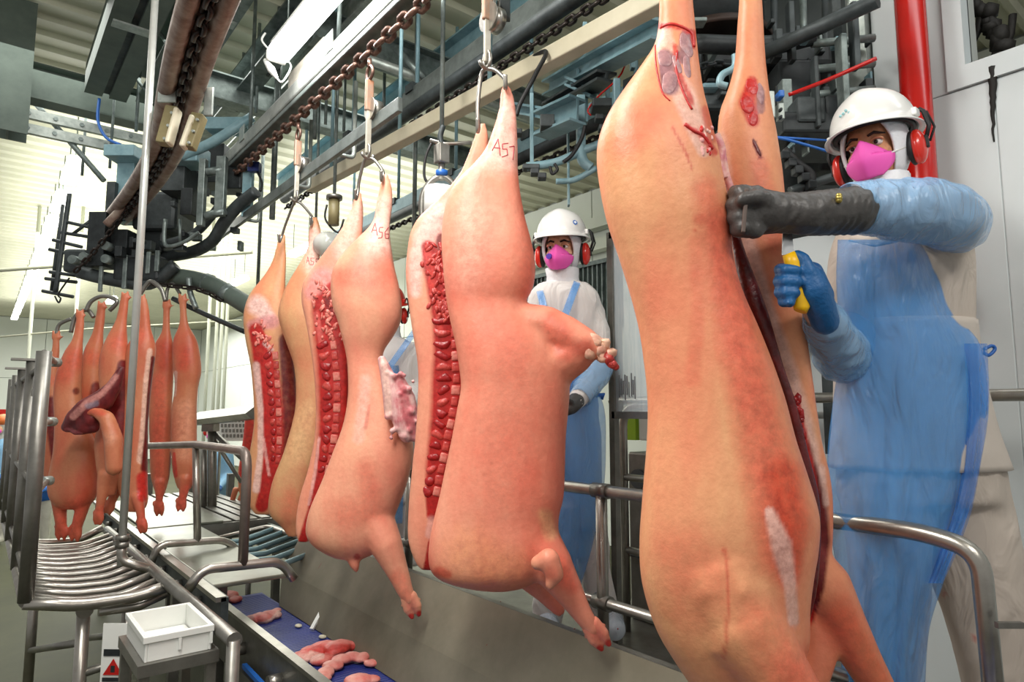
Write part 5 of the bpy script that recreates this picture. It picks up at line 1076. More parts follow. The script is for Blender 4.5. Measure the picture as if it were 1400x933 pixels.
hung('narrow far left pork side partly behind the fence posts', 4.2, [(456, 73, 81), (480, 71, 81), (500, 64, 79), (530, 60, 78), (560, 58, 80), (600, 58, 84), (640, 60, 86), (665, 64, 82)], [], [(DEEP, .95, .5, [(70, 550, 8), (72, 590, 8), (76, 630, 6)]), (ROSE, .5, 1, [(70, 520, 8)])])
hung('broad pork carcass with two front trotters hanging over the chute bars', 3.72, [(426, 105, 114), (440, 104, 115), (465, 99, 113), (480, 90, 112), (500, 82, 111), (520, 77, 110), (545, 75, 110), (580, 77, 118), (620, 76, 132), (655, 70, 132), (675, 70, 130), (688, 76, 124), (698, 88, 112)],
     [[(81, 675, 14), (82, 700, 10), (84, 722, 8)], [(116, 675, 15), (111, 700, 10), (104, 724, 8)]], [('c9503c', .6, 1.2, [(100, 490, 16), (90, 510, 14)]), (ROSE, .6, 1, [(84, 700, 9), (85, 735, 9)]), (ROSE, .6, 1, [(106, 690, 12), (101, 735, 9)]), (DEEP, .8, .6, [(104, 535, 5)])], tips=(((84, 722), (84, 738), 7, 0), ((104, 724), (102, 740), 7, 0)))
hung('slim pork side hanging behind the dark belly flap', 3.85, [(415, 134, 144), (435, 131, 143), (455, 127, 141), (480, 116, 140), (510, 111, 137), (540, 110, 138), (570, 112, 138), (610, 118, 138), (640, 122, 136), (655, 126, 134)], [], [(DEEP, .9, .5, [(132, 530, 8), (128, 560, 10)]), (ROSE, .5, 1.2, [(128, 490, 12)])])
def flap(mb): pcaps(mb, [(152, 600, 10, -.05), (150, 640, 9, -.05), (145, 680, 8, -.05), (138, 705, 6, -.05)], 3.6)
g4, o4 = hung('pork side with dark red belly flap folded out to the left', 3.6, [(402, 166, 176), (420, 163, 175), (440, 158, 173), (460, 148, 173), (480, 140, 174), (500, 137, 175), (530, 138, 176), (560, 144, 178), (600, 132, 176), (640, 134, 172), (660, 138, 164), (680, 142, 156)],
     [[(144, 650, 12, -.03), (139, 680, 8, -.04), (135, 705, 6, -.04)]], [(ROSE, .5, 1.2, [(160, 470, 14)]), (DEEP, 1., .4, [(168, 500, 8), (165, 530, 12), (160, 560, 14), (166, 600, 10), (170, 640, 7)]), (ROSE, .6, 1, [(136, 700, 8)])], tips=(((135, 703), (134, 718), 6, -.04),))
mb = MB(); D = 3.46
pcaps(mb, [(166, 505, 5), (155, 530, 10), (140, 548, 15), (120, 560, 16), (103, 573, 13), (92, 584, 8)], D); pcaps(mb, [(125, 572, 13), (105, 588, 8), (128, 585, 8)], D)
ff = remesh(mb, 'belly_flap', flesh_mat('flap_meat', '7e2a2c', '51161a', n=20), g4, .011, 3); paint(ff, [('c98a80', .8, .5, [(100, 570, 5), (118, 552, 5), (140, 538, 4), (158, 515, 4)]), ('b8626a', .7, .6, [(92, 590, 5), (110, 594, 3)]), ('8d8a9a', .6, .5, [(120, 556, 4), (132, 552, 4)])])
mb = MB(); pcaps(mb, [(112, 565, 5), (130, 562, 7), (146, 572, 10), (155, 600, 12), (156, 640, 11)], D - .03); fs = remesh(mb, 'flap_skin', M_SK_FAR, g4, .011, 4); paint(fs, [(CRIM, .5, 1, [(120, 562, 5), (140, 565, 5)]), ('e0a080', .6, 1, [(150, 600, 10)])])
hung('pork side with red meat edge right behind the pale post', 3.62, [(406, 188, 199), (420, 189, 203), (450, 188, 206), (465, 180, 210), (478, 174, 212), (500, 172, 209), (540, 168, 204), (580, 163, 201), (620, 160, 200), (660, 162, 200), (690, 170, 200), (703, 178, 192)],
     [[(188, 680, 10, -.03), (192, 700, 7, -.04), (194, 716, 6, -.04)], [(166, 650, 10, .03), (156, 678, 8, .04), (150, 692, 6, .04)]], [('f0cdb8', .8, .6, [(205, 480, 4), (200, 520, 4), (196, 580, 4), (192, 630, 5)]), (DEEP, 1., .4, [(209, 490, 3), (205, 540, 4), (202, 600, 5), (200, 640, 8)]), (CRIM, .95, .4, [(196, 655, 10), (194, 680, 7)]), (ROSE, .5, 1, [(190, 460, 10)]), (ROSE, .7, 1, [(194, 712, 9)])], tips=(((194, 714), (196, 729), 6, -.04), ((151, 690), (146, 703), 6, .04)))
hung('slender rosy pork side second from the right of the curved rail', 4.5, [(413, 223, 233), (435, 223, 232), (455, 221, 233), (470, 213, 236), (490, 211, 237), (520, 209, 236), (560, 205, 234), (620, 206, 233), (650, 207, 231), (668, 211, 227), (678, 214, 224)], [[(219, 660, 10, -.02), (218, 680, 6, -.03), (217, 692, 5, -.03)]],
     [('c2412f', .6, 1.2, [(226, 475, 10), (222, 500, 8)]), (ROSE, .6, 1, [(218, 520, 10), (218, 690, 9)]), (DEEP, .8, .5, [(235, 620, 3), (234, 660, 4)])], tips=(((217, 690), (218, 705), 6, -.03),))
hung('paler pork side at the right end of the curved rail', 4.4, [(405, 244, 255), (425, 246, 255), (445, 245, 258), (465, 238, 268), (490, 237, 273), (510, 239, 274), (530, 240, 270), (560, 236, 268), (600, 235, 268), (640, 237, 267), (660, 241, 264), (674, 246, 258)], [[(254, 655, 11, -.02), (251, 675, 7, -.03), (248, 688, 6, -.03)]],
     [('cc4a38', .6, 1.2, [(254, 480, 10), (250, 500, 8)]), ('efb08e', .5, 1, [(252, 560, 14), (250, 620, 12)]), (ROSE, .7, 1, [(256, 670, 7), (247, 692, 8)]), (CRIM, .8, .5, [(239, 650, 4), (238, 620, 2)]), ('e6c8bc', .6, .6, [(240, 510, 3), (238, 540, 3)])], tips=(((248, 686), (247, 699), 6, -.03),))
# farther sides glimpsed behind carcass 155
hung('small distant red cut pork side glimpsed left of carcass 155', 5.9, [(560, 336, 352), (590, 334, 352), (620, 330, 352), (650, 326, 350), (675, 328, 345), (690, 334, 340)], [[(322, 670, 5), (316, 690, 4), (313, 698, 3)], [(330, 680, 5), (324, 696, 4), (319, 703, 3)]], [(CRIM, .9, .5, [(340, 580, 8), (338, 620, 8), (332, 655, 7)])])
for k, (pts, lab) in enumerate((([(77, 462), (80, 446), (88, 440), (98, 436)], 'far left'), ([(97, 455), (104, 432), (119, 424), (128, 434)], 'left'), ([(118, 425), (125, 412), (142, 405), (160, 412), (150, 425)], 'middle'), ([(192, 402), (200, 390), (207, 385), (220, 395), (226, 412)], 'right'), ([(227, 414), (229, 396), (236, 388), (246, 402)], 'rightmost'))):
    D = (4.2, 3.75, 3.72, 3.68, 4.5)[k]; o = MB().tube(spline([P(x, y, D=D) for x, y in pts], 6), .012, 8).build('hanger_hook', M_STEELD); tag(o, lab + ' wire spreader hook holding trotters of the curved rail group', 'hook')
# ------------------------------------------------------------------ people
def cloth_mat(name, base, fold=.5, rough=.75):
    m = bpy.data.materials.new(name); m.use_nodes = True; nt = m.node_tree; bs = nt.nodes['Principled BSDF']; L = nt.links.new
    at = nt.nodes.new('ShaderNodeAttribute'); at.attribute_name = 'paint'; mx = nt.nodes.new('ShaderNodeMix'); mx.data_type = 'RGBA'
    mx.inputs['A'].default_value = (*hx(base), 1); L(at.outputs['Color'], mx.inputs['B']); L(at.outputs['Alpha'], mx.inputs['Factor']); L(mx.outputs['Result'], bs.inputs['Base Color'])
    bs.inputs['Roughness'].default_value = rough; bs.inputs['Specular IOR Level'].default_value = .25
    tc = nt.nodes.new('ShaderNodeTexCoord'); mp = nt.nodes.new('ShaderNodeMapping'); mp.inputs['Scale'].default_value = (1, 1, .45); L(tc.outputs['Object'], mp.inputs[0])
    n = nt.nodes.new('ShaderNodeTexNoise'); n.inputs['Scale'].default_value = 11; n.inputs['Detail'].default_value = 3; n.inputs['Distortion'].default_value = 1.2; L(mp.outputs[0], n.inputs['Vector'])
    bp = nt.nodes.new('ShaderNodeBump'); bp.inputs['Strength'].default_value = fold; bp.inputs['Distance'].default_value = .04; L(n.outputs[0], bp.inputs['Height']); L(bp.outputs[0], bs.inputs['Normal'])
    return m
M_COAT = cloth_mat('white_work_cloth', 'dfdcd8'); M_COATG = cloth_mat('greyish_work_cloth', 'c2b6aa')
M_COATP = mat('plain_coat_cloth', 'cdc3b8', .75, 0, 'c2b6aa', 5, .6, .5, 9)
M_HOOD = mat('hood_knit', 'eef0f4', .8, bump=.3, bscale=90)
M_SKIN = mat('human_skin', 'd0946f', .5, 0, 'c48560', 12, .6); M_SKINL = mat('human_skin_fair', 'f0bd9c', .5, 0, 'e6ac88', 12, .6)
M_BROW = mat('eyebrow', '2a1a12', .8); M_EYEW = mat('eye_white', 'e8e2da', .2); M_IRIS = mat('eye_iris', '20140e', .15)
M_MASK = mat('pink_mask', 'fa66c4', .6, 0, 'f255ba', 9, .6); M_HELM = mat('white_helmet', 'eeeeea', .25, coat=.3); M_MUFF = mat('red_earmuff', 'd42a1c', .25, coat=.4)
M_REDH = mat('red_helmet', 'd03022', .3)
M_GLOVEB = mat('blue_glove', '14609a', .45, 0, '0f5085', 14, .8, .2, 120); M_GLOVEG = mat('grey_glove', '4b4846', .42, 0, '3a3836', 10, .8, .35, 40)
def film(name, col, alpha, rough=.22):
    m = bpy.data.materials.new(name); m.use_nodes = True; nt = m.node_tree; bs = nt.nodes['Principled BSDF']; L = nt.links.new
    bs.inputs['Base Color'].default_value = (*hx(col), 1); bs.inputs['Roughness'].default_value = rough; bs.inputs['Alpha'].default_value = alpha; bs.inputs['Specular IOR Level'].default_value = .6
    tc = nt.nodes.new('ShaderNodeTexCoord'); mp = nt.nodes.new('ShaderNodeMapping'); mp.inputs['Scale'].default_value = (1, 1, .35); L(tc.outputs['Object'], mp.inputs[0])
    n = nt.nodes.new('ShaderNodeTexNoise'); n.inputs['Scale'].default_value = 14; n.inputs['Detail'].default_value = 5; n.inputs['Distortion'].default_value = 1.6; L(mp.outputs[0], n.inputs['Vector'])
    bp = nt.nodes.new('ShaderNodeBump'); bp.inputs['Strength'].default_value = .6; bp.inputs['Distance'].default_value = .03; L(n.outputs[0], bp.inputs['Height']); L(bp.outputs[0], bs.inputs['Normal'])
    return m
M_APRON = film('blue_apron_film', '58aaf0', .42); M_SLEEVE = film('blue_sleeve_film', '9ccaf2', .42); M_BOOTC = film('clear_boot_cover', 'd6e2ee', .6)
def head_frame(px, py, D, yaw, pitch=0., roll=0.):
    """local axes: x = wearer's left seen on the right of the picture, y = face direction, z = up"""
    f = -(FH) ; R = Matrix((RT, f, Vector((0, 0, 1)))).transposed()
    # columns: x->RT, y->towards camera, z->up (mirrored set made right-handed by using -RT)
    R = Matrix((-RT, -FH, Vector((0, 0, 1)))).transposed()
    R = R @ Matrix.Rotation(math.radians(yaw), 3, 'Z') @ Matrix.Rotation(math.radians(pitch), 3, 'X') @ Matrix.Rotation(math.radians(roll), 3, 'Y')
    return Matrix.Translation(P(px, py, D=D)) @ R.to_4x4()
def head_core(mb, M):
    """skull, jaw, neck joined into the body mesh"""
    R = M.to_3x3()
    for c, r in (((0, -.008, .035), (.072, .092, .082)), ((0, .02, -.03), (.060, .070, .085)), ((0, .045, -.075), (.042, .045, .038)), ((0, .075, .028), (.052, .022, .016)), ((.037, .062, -.028), (.024, .022, .022)), ((-.037, .062, -.028), (.024, .022, .022))):
        mb.ball(M @ Vector(c), r, 3, R)
    mb.tube([M @ Vector((0, .094, .015)), M @ Vector((0, .106, -.012)), M @ Vector((0, .118, -.034))], [.010, .012, .016], 10)
    mb.caps([(M @ Vector((0, -.01, -.06)), .058), (M @ Vector((0, -.02, -.17)), .062)])
def gear(root, M, skin, helm=M_HELM, logo=None, detail=True, muff_bar=True):
    T = lambda v: M @ Vector(v)
    R = M.to_3x3()
    # eyes and brows
    if detail:
        for s in (-1, 1):
            MB().ball(T((s * .031, .077, .0)), (.0135, .0115, .0095), 2, R).build('eye', M_EYEW, root)
            MB().ball(T((s * .031 + .002, .0865, -.0005)), (.0062, .004, .0062), 2, R).build('iris', M_IRIS, root)
            mb = MB(); mb.tube([T((s * .031 + .016 * math.cos(a), .0835 + .004 * math.sin(a), .002 + .0085 * math.sin(a))) for a in [math.pi * k / 8 for k in range(9)]], .0036, 8); mb.build('eyelid', skin, root)
            MB().tube([T((s * .013, .097, .019)), T((s * .03, .094, .025)), T((s * .052, .075, .019))], [.0036, .0046, .002], 8).build('eyebrow', M_BROW, root)
    # knitted hood: shell open at the face, cowl over the neck
    mb = MB(); grid = []
    nu, nv = 112, 60
    for i in range(nv + 1):
        ph = math.pi * (i / nv) * .84; row = []
        for j in range(nu):
            th = 2 * math.pi * j / nu; z = math.cos(ph); r = math.sin(ph) ** .9
            row.append(T((.088 * r * math.sin(th), -.004 + .108 * r * math.cos(th) - (.0 if z > -.3 else .0), .012 + .122 * z)))
        grid.append(row)
    V = mb.sheet(grid, closed=True)
    Mi = M.inverted(); dele = []
    for f in mb.bm.faces:
        c = Mi @ f.calc_center_median()
        if c.y > .03 and (c.x / .066) ** 2 + ((c.z + .015) / .10) ** 2 < 1: dele.append(f)
    bmesh.ops.delete(mb.bm, geom=dele, context='FACES')
    for it in range(14):
        bv = [(v, [e.other_vert(v).co for e in v.link_edges if e.is_boundary]) for v in mb.bm.verts if v.is_boundary]
        nc = [(v, v.co * .4 + (sum(nb, Vector()) / len(nb)) * .6) for v, nb in bv if len(nb) == 2]
        for v, c in nc: v.co = c
    o = mb.build('hood', M_HOOD, root); md = o.modifiers.new('t', 'SOLIDIFY'); md.thickness = .006
    mb = MB(); rows = []
    for z, rx, ry, cy in ((-.085, .074, .088, 0), (-.12, .070, .078, -.005), (-.16, .076, .08, -.012), (-.20, .098, .09, -.02), (-.235, .14, .10, -.025)):
        rows.append([T((rx * math.sin(2 * math.pi * j / 36) * (1 + .02 * math.sin(j * 2.3 + z * 60)), cy + ry * math.cos(2 * math.pi * j / 36) * (1 + .025 * math.sin(j * 1.7 + z * 80)), z)) for j in range(36)])
    mb.sheet(rows, closed=True); o = mb.build('cowl', M_HOOD, root); md = o.modifiers.new('t', 'SOLIDIFY'); md.thickness = .006
    # folded half mask with a centre seam
    mb = MB(); rows = []
    n = 18
    for i in range(n + 1):
        v = i / n; z = .004 - .104 * v; row = []
        half = .016 + (.062 - .016) * math.sin(min(1, v * 1.9) * math.pi / 2) if v < .55 else .062 * math.cos((v - .55) / .45 * 1.05)
        bul = .036 * math.sin(math.pi * min(1, .22 + v * .72)) ** .8
        for j in range(21):
            u = j / 10 - 1; x = u * half; yb = .092 - .55 * x * x / .062 * 1.0 - .02 * max(0, v - .6)
            row.append(T((x, yb + bul * (1 - abs(u)) ** .75 + .004, z - .010 * abs(u) * (1 if v < .4 else -.6))))
        rows.append(row)
    mb.sheet(rows); o = mb.build('face_mask', M_MASK, root); md = o.modifiers.new('t', 'SOLIDIFY'); md.thickness = .003
    for s in (-1, 1): MB().tube([T((s * .058, .072, -.04)), T((s * .078, .03, -.025)), T((s * .09, -.01, -.01))], .0028, 6).build('mask_strap', M_WHITEPL, root)
    # helmet
    mb = MB(); rows = []; nu = 56
    for i in range(15):
        ph = (math.pi / 2) * i / 14; row = []
        for j in range(nu):
            th = 2 * math.pi * j / nu; x, y = math.sin(th), math.cos(th); r = math.sin(ph) ** .82; z = math.cos(ph)
            ridge = .010 * math.exp(-(x * r / .28) ** 2) * (1 if y > -.9 else 1) * math.sin(ph) ** .4 * (1 - (i / 14) ** 6)
            row.append(T((.112 * x * r, -.008 + .134 * y * r, .058 + .118 * z + ridge)))
        rows.append(row)
    row = []
    for k, (e, dz) in enumerate(((.006, -.004), (.016, -.012), (.016, -.016), (.0, -.010))):
        row = []
        for j in range(nu):
            th = 2 * math.pi * j / nu; x, y = math.sin(th), math.cos(th); bill = .038 * max(0, y) ** 3 * (1 if k in (1, 2) else .4 if k == 0 else 0)
            row.append(T(((.112 + e) * x, -.008 + (.134 + e + bill) * y, .058 + dz - bill * .32)))
        rows.append(row)
    mb.sheet(rows, closed=True); hm = mb.build('helmet', helm, root)
    MB().bar(T((.0, .124, .078)), T((0, .134, .066)), .04, .012, R @ Vector((0, 1, 0)), .003).build('lug', helm, hm) if False else None
    for s in (-1, 1): MB().box(T((s * .113, .0, .072)), (.016, .036, .022), R, .004).build('side_lug', helm, hm)
    MB().tube([T((.098 * math.sin(a), -.008 + .118 * math.cos(a), .052)) for a in [2 * math.pi * k / 40 for k in range(40)]], .008, 8, closed=True).build('head_band', M_BLACK, hm)
    if logo:
        c = T(logo[0]); bvh_h = None
        d = (T(logo[0]) - T((0, -.008, .06))).normalized()
        MB().cyl(c - d * .004, c + d * .004, logo[1], 18).build('logo_disc', logo[2], hm)
        if len(logo) > 3: MB().cyl(c + d * .0035, c + d * .0055, logo[1] * .55, 14).build('logo_centre', logo[3], hm)
    # earmuffs
    for s in (-1, 1):
        c = (s * .104, -.012, -.022); e = MB().ball(T(c), (.022, .036, .050), 3, R).build('earmuff', M_MUFF, root)
        MB().ball(T((s * .090, -.012, -.022)), (.014, .037, .049), 3, R).build('cushion', M_BLACK, e)
        MB().tube([T((s * .128, -.012, .0)), T((s * .136, -.02, .03)), T((s * .128, -.02, .075)), T((s * .118, -.02, .085))], .006, 8).build('arm', M_BLACK, e)
        MB().box(T((s * .126, -.012, -.015)), (.010, .016, .035), R, .003).build('hinge', M_BLACK, e)
        MB().tube([T((s * .130, -.03, -.01)), T((s * .142, -.05, .03)), T((s * .130, -.045, .08))], .0035, 6).build('wire', M_BLACK, e)
        MB().box(T((s * .1275, .006, -.036)), (.003, .020, .012), R, .001).build('label_plate', M_WHITEPL, e) if not detail else None
def apron_sheet(rows, D, bulge, folds, phase=0., step=8, seed=1, nx=40, tilt=0.):
    """hanging film with real vertical pleats: rows = (y, x_left, x_right)"""
    mb = MB(); g = []
    R_ = interp(rows, step); y0, y1 = R_[0][0], R_[-1][0]
    for y, xl, xr in R_:
        v = (y - y0) / (y1 - y0); row = []
        for j in range(nx):
            u = j / (nx - 1); x = xl + (xr - xl) * u
            d = D - bulge * max(math.sin(math.pi * (.06 + .88 * u)), 0) ** .6 + tilt * (u - .5)
            d += (.25 + v) * folds * (math.sin(u * 19 + phase + 1.5 * v) + .6 * math.sin(u * 33 + phase * 2 - 2 * v + 3 * mnoise.noise(Vector((u * 3, v * 3, seed)))))
            row.append(P(x, y, D=d))
        g.append(row)
    mb.sheet(g); return mb
def bodymesh(mb, root, m, vox=.011, sm=5, strokes=()):
    o = remesh(mb, 'body', m, root, vox, sm); paint(o, list(strokes)); return o
def seg_loft(mb, rows, D, thick, tmax=.14, step=8): return loft(mb, rows, D, thick=thick, tmax=tmax, step=step, ex=2.4)
# ---- front worker
DW = 1.86
w1 = empty('person', P(1265, 1026, D=DW), 'front worker in blue apron and pink mask, gripping the nearest carcass with a grey glove', 'person')
Mh = head_frame(1197, 207, DW - .02, -47, -4, 4)
mb = MB(); head_core(mb, Mh)
seg_loft(mb, [(292, 1205, 1262), (305, 1178, 1290), (320, 1160, 1312), (345, 1152, 1322), (400, 1150, 1322), (470, 1152, 1322), (540, 1152, 1335), (600, 1152, 1345), (660, 1154, 1360), (690, 1158, 1362)], DW, .62)
seg_loft(mb, [(640, 1155, 1270), (700, 1160, 1268), (760, 1166, 1265), (850, 1176, 1258), (940, 1184, 1248), (1000, 1190, 1240)], DW - .02, .8); seg_loft(mb, [(640, 1250, 1362), (700, 1258, 1372), (760, 1275, 1388), (850, 1300, 1405), (940, 1326, 1416), (1005, 1340, 1412)], DW, .8)
pcaps(mb, [(1292, 312, 40, .02), (1298, 305, 42, -.12), (1282, 292, 37, -.3), (1180, 288, 29, -.36), (1090, 292, 18, -.40)], DW, 16)
pcaps(mb, [(1172, 335, 32, .0), (1160, 420, 30, -.04), (1152, 488, 27, -.12), (1128, 445, 22, -.28), (1112, 412, 17, -.36)], DW, 14)
b1 = bodymesh(mb, w1, M_COATG, .0115, 4, [('d0946f', 1., .35, [(1150, 190, 25), (1200, 190, 34), (1225, 200, 20), (1220, 235, 20), (1165, 240, 25)]), ('b03a34', .7, .6, [(1293, 812, 3)]), ('b03a34', .7, .6, [(1335, 873, 4)])])
wrinkle(b1, .007, 9, P(1200, 285, D=DW).z)
gear(w1, Mh, M_SKIN, logo=((-.058, .082, .108), .006, M_YEL))
# sky blue worn print on the front of the helmet
mb = MB()
for dx, dz in ((.012, 0), (.004, .006), (-.004, -.003), (.02, -.004)):
    d = (Mh @ Vector((dx + .02, .119, .098 + dz))) ; mb.ball(d, (.0045, .002, .005), 1, Mh.to_3x3())
mb.build('worn_print', mat('pale_cyan', '9ed3d8', .4), w1)
# coat skirt, lighter than the trousers, with open hem
mb = MB(); g = []
for y, xl, xr in interp([(440, 1146, 1328), (500, 1144, 1334), (560, 1144, 1346), (600, 1142, 1356), (645, 1138, 1372)], 8):
    ring = []; a = (xr - xl) / 2 / F_PX * DW; c = P((xl + xr) / 2, y, D=DW)
    for j in range(56):
        th = 2 * math.pi * j / 56; k = 1 + .02 * math.sin(j * .9) * (y - 440) / 200 + .012 * math.sin(j * 2.2); ring.append(c + RT * a * math.cos(th) * k + FH * min(a * .66, .15) * math.sin(th) * k)
    g.append(ring)
mb.sheet(g, closed=True); o = mb.build('coat_skirt', M_COATG, w1); md = o.modifiers.new('t', 'SOLIDIFY'); md.thickness = .006
o.data.materials.clear(); o.data.materials.append(M_COATP)
mb = MB(); mb.sheet([[P(1170, 318, D=DW - .135), P(1200, 322, D=DW - .165), P(1225, 318, D=DW - .15)], [P(1160, 330, D=DW - .14), P(1196, 338, D=DW - .17), P(1236, 330, D=DW - .15)]]); o = mb.build('coat_collar', M_COATP, w1); o.modifiers.new('t', 'SOLIDIFY').thickness = .006
ap = apron_sheet([(328, 1146, 1262), (380, 1144, 1285), (430, 1146, 1305), (465, 1146, 1336), (500, 1146, 1346), (560, 1138, 1350), (620, 1132, 1342), (680, 1132, 1330), (740, 1138, 1308), (800, 1148, 1288), (860, 1150, 1270), (935, 1152, 1264), (960, 1155, 1262)], DW - .05, .145, .006, 1.2, nx=64)
apo = ap.build('apron', M_APRON, w1); apo.modifiers.new('t', 'SOLIDIFY').thickness = .0015
mb = apron_sheet([(470, 1318, 1350), (560, 1322, 1352), (640, 1316, 1340), (700, 1304, 1328), (760, 1283, 1306), (800, 1268, 1288)], DW - .14, .02, .004, 0, nx=14); o = mb.build('apron_fold', film('blue_fold_film', '2f7fd6', .6), apo)
MB().tube(spline([P(1345, 478, D=DW), P(1356, 473, D=DW), P(1360, 478, D=DW), P(1352, 486, D=DW), P(1344, 482, D=DW)], 5), .005, 8).build('apron_tie', M_BLUEPL, apo)
MB().tube([P(1146, 470, D=DW - .12), P(1240, 474, D=DW - .17), P(1346, 472, D=DW - .03)], .004, 8).build('waist_tie', M_BLUEPL, apo) if False else None
def sleeve(root, pts, D, name='sleeve', m=None, n=26, wob=.02):
    sp = spline([(x, y, r) for x, y, r, d in pts], 7); ds = spline([(d, 0, 0) for x, y, r, d in pts], 7); path = []; rs = []
    for k, (s, q) in enumerate(zip(sp, ds)): path.append(P(s[0], s[1], D=D + q[0])); rs.append(s[2] / F_PX * (D + q[0]) * (1 + wob * math.sin(k * 1.7) * random.uniform(.4, 1)))
    o = MB().tube(spline(path, 2), [rs[min(k // 2, len(rs) - 1)] for k in range(2 * len(path) - 1)], n * 2, cap=False).build(name, m or M_SLEEVE, root); wrinkle(o, .006, 16, None, (.8, 1, 1)); o.modifiers.new('t', 'SOLIDIFY').thickness = .0015; return o
sleeve(w1, [(1308, 306, 40, -.14), (1290, 294, 43, -.29), (1250, 288, 43, -.33), (1210, 286, 40, -.35), (1180, 285, 36, -.36), (1163, 286, 33, -.37)], DW)
sleeve(w1, [(1158, 452, 33, -.07), (1152, 488, 34, -.13), (1142, 470, 31, -.21), (1130, 446, 28, -.28), (1120, 428, 22, -.33)], DW)
# grey gauntlet: long cuff and a clenched fist with separate fingers around the carcass edge
gg = MB(); DG = DW - .42
pcaps(gg, [(1168, 288, 33, .04), (1130, 291, 31, .02), (1095, 293, 29, .0), (1068, 291, 27, 0), (1045, 290, 30, 0), (1030, 290, 31, 0)], DG, 16)
for k, (y, r, xx) in enumerate(((264, 10, 1006), (281, 11, 1003), (298, 11, 1004), (314, 10, 1009))):
    pcaps(gg, [(1034, y + 1, r + 1, -.02), (1016, y, r + .5, -.035), (xx, y, r, -.015), (xx + 2, y, r - .5, .02), (1018, y, r - 1, .035)], DG, 12)
pcaps(gg, [(1045, 275, 12, -.04), (1028, 268, 9, -.055), (1014, 274, 8, -.055)], DG, 12)
go = remesh(gg, 'grey_gauntlet', M_GLOVEG, w1, .0055, 3); wrinkle(go, .0035, 26, None, (1.6, .7, .8))
mb = MB(); mb.bar(P(1021, 258, D=DG - .058), P(1016, 318, D=DG - .055), .009, .006, FH, .002); mb.build('glove_strap', mat('strap_brown', '5d4f48', .6), go)
MB().caps([(P(1147, 268, D=DG - .035), .007), (P(1147, 274, D=DG - .036), .007)]).build('press_stud', mat('brass_stud', 'b3a055', .3, .8), go)
# blue glove holding the knife: palm behind, four fingers wrapped round the handle, thumb up
DB = DW - .41
hb = MB()
pcaps(hb, [(1128, 440, 19, .03), (1122, 420, 20, .01), (1112, 398, 23, .0), (1106, 380, 20, 0)], DB, 14); pcaps(hb, [(1122, 405, 18, .015), (1110, 372, 15, .01)], DB, 12)
for k, (y, r, x0, x1) in enumerate(((368, 8.5, 1063, 1092), (384, 8.8, 1062, 1094), (399, 8.6, 1063, 1091), (412, 8, 1068, 1084))):
    pcaps(hb, [(1110, y + 4, r + 1.5, .015), (1088, y - 1, r + .5, .045), (x0 + 6, y, r, .035), (x0 + 3, y + 1, r, .005), (x0 + 12, y + 1, r, -.022), (x1 - 4, y + 2, r - .8, -.024)], DB, 12)
pcaps(hb, [(1118, 398, 14, -.01), (1106, 372, 11, -.015), (1098, 354, 9, -.012), (1090, 348, 7, -.005)], DB, 12)
remesh(hb, 'blue_glove', M_GLOVEB, w1, .0045, 3)
MB().tube([P(1126, 430, D=DB + .02 + 0), P(1138, 422, D=DB - .005), P(1140, 436, D=DB)], .004, 6).build('glove_cuff_edge', M_GLOVEB, w1)
kn = empty('knife', P(1090, 420, D=DB), 'knife with bright yellow handle held upright in the blue glove', 'knife')
mb = MB(); hp = [(1078, 347, 9), (1084, 360, 11), (1089, 385, 10), (1093, 408, 10), (1096, 420, 11), (1094, 426, 9)]
mb.tube([P(x, y, D=DB - .004 + .0 * r) for x, y, r in hp], [r / F_PX * DB for x, y, r in hp], 14, sx=.9); mb.build('handle', M_YEL, kn)
mb = MB(); mb.prism([P(1069, 349, D=DB), P(1086, 347, D=DB), P(1083, 320, D=DB + .005), P(1078, 285, D=DB + .01), P(1071, 300, D=DB + .01)], FH * .002); mb.build('blade', M_KNIFE, kn)
for s, (x, y) in ((0, (1215, 1022)), (1, (1378, 1022))):
    c = P(x, y, D=DW); mb = MB(); mb.caps([(c + Vector((0, 0, .045)), .05), (c - FH * .12 - RT * .03 + Vector((0, 0, .035)), .042), (c - FH * .18 - RT * .05 + Vector((0, 0, .03)), .03)]); remesh(mb, 'boot', M_WHITEPL, w1, .009, 3)
# ---- second worker behind carcass 157
DM = 2.86
w2 = empty('person', P(790, 866, D=DM), 'worker in white coat and blue apron facing us between the two nearest carcasses', 'person')
Mh2 = head_frame(768, 342, DM, -16, -4, 0)
mb = MB(); head_core(mb, Mh2)
seg_loft(mb, [(384, 748, 792), (392, 732, 808), (404, 723, 820), (440, 722, 822), (480, 724, 820), (540, 736, 816), (600, 740, 820), (660, 742, 822), (720, 744, 826)], DM, .6)
seg_loft(mb, [(690, 780, 828), (760, 790, 832), (830, 806, 842), (862, 815, 842)], DM, .8); seg_loft(mb, [(690, 742, 790), (780, 736, 784), (830, 730, 772), (862, 730, 764)], DM - .05, .8)
pcaps(mb, [(806, 422, 18, 0), (816, 460, 18, -.02), (816, 505, 16, -.06), (795, 540, 13, -.2), (786, 552, 11, -.25)], DM, 14); pcaps(mb, [(738, 424, 18, 0), (722, 500, 15, -.05), (745, 555, 12, -.2)], DM, 14)
bodymesh(mb, w2, M_COAT, .011, 5, [('f0bd9c', 1., .35, [(750, 335, 12), (765, 332, 16), (780, 345, 12), (750, 355, 16)])])
wrinkle(w2.children[0], .007, 9, P(770, 390, D=DM).z)
gear(w2, Mh2, M_SKINL, logo=((-.075, .078, .100), .011, M_BLUEPL, mat('logo_white', 'dfe9f2', .4)))
MB().cyl(Mh2 @ Vector((.028, .118, -.045)), Mh2 @ Vector((.032, .130, -.046)), .012, 14).build('mask_valve', mat('purple_valve', '5a3fb0', .4), w2)
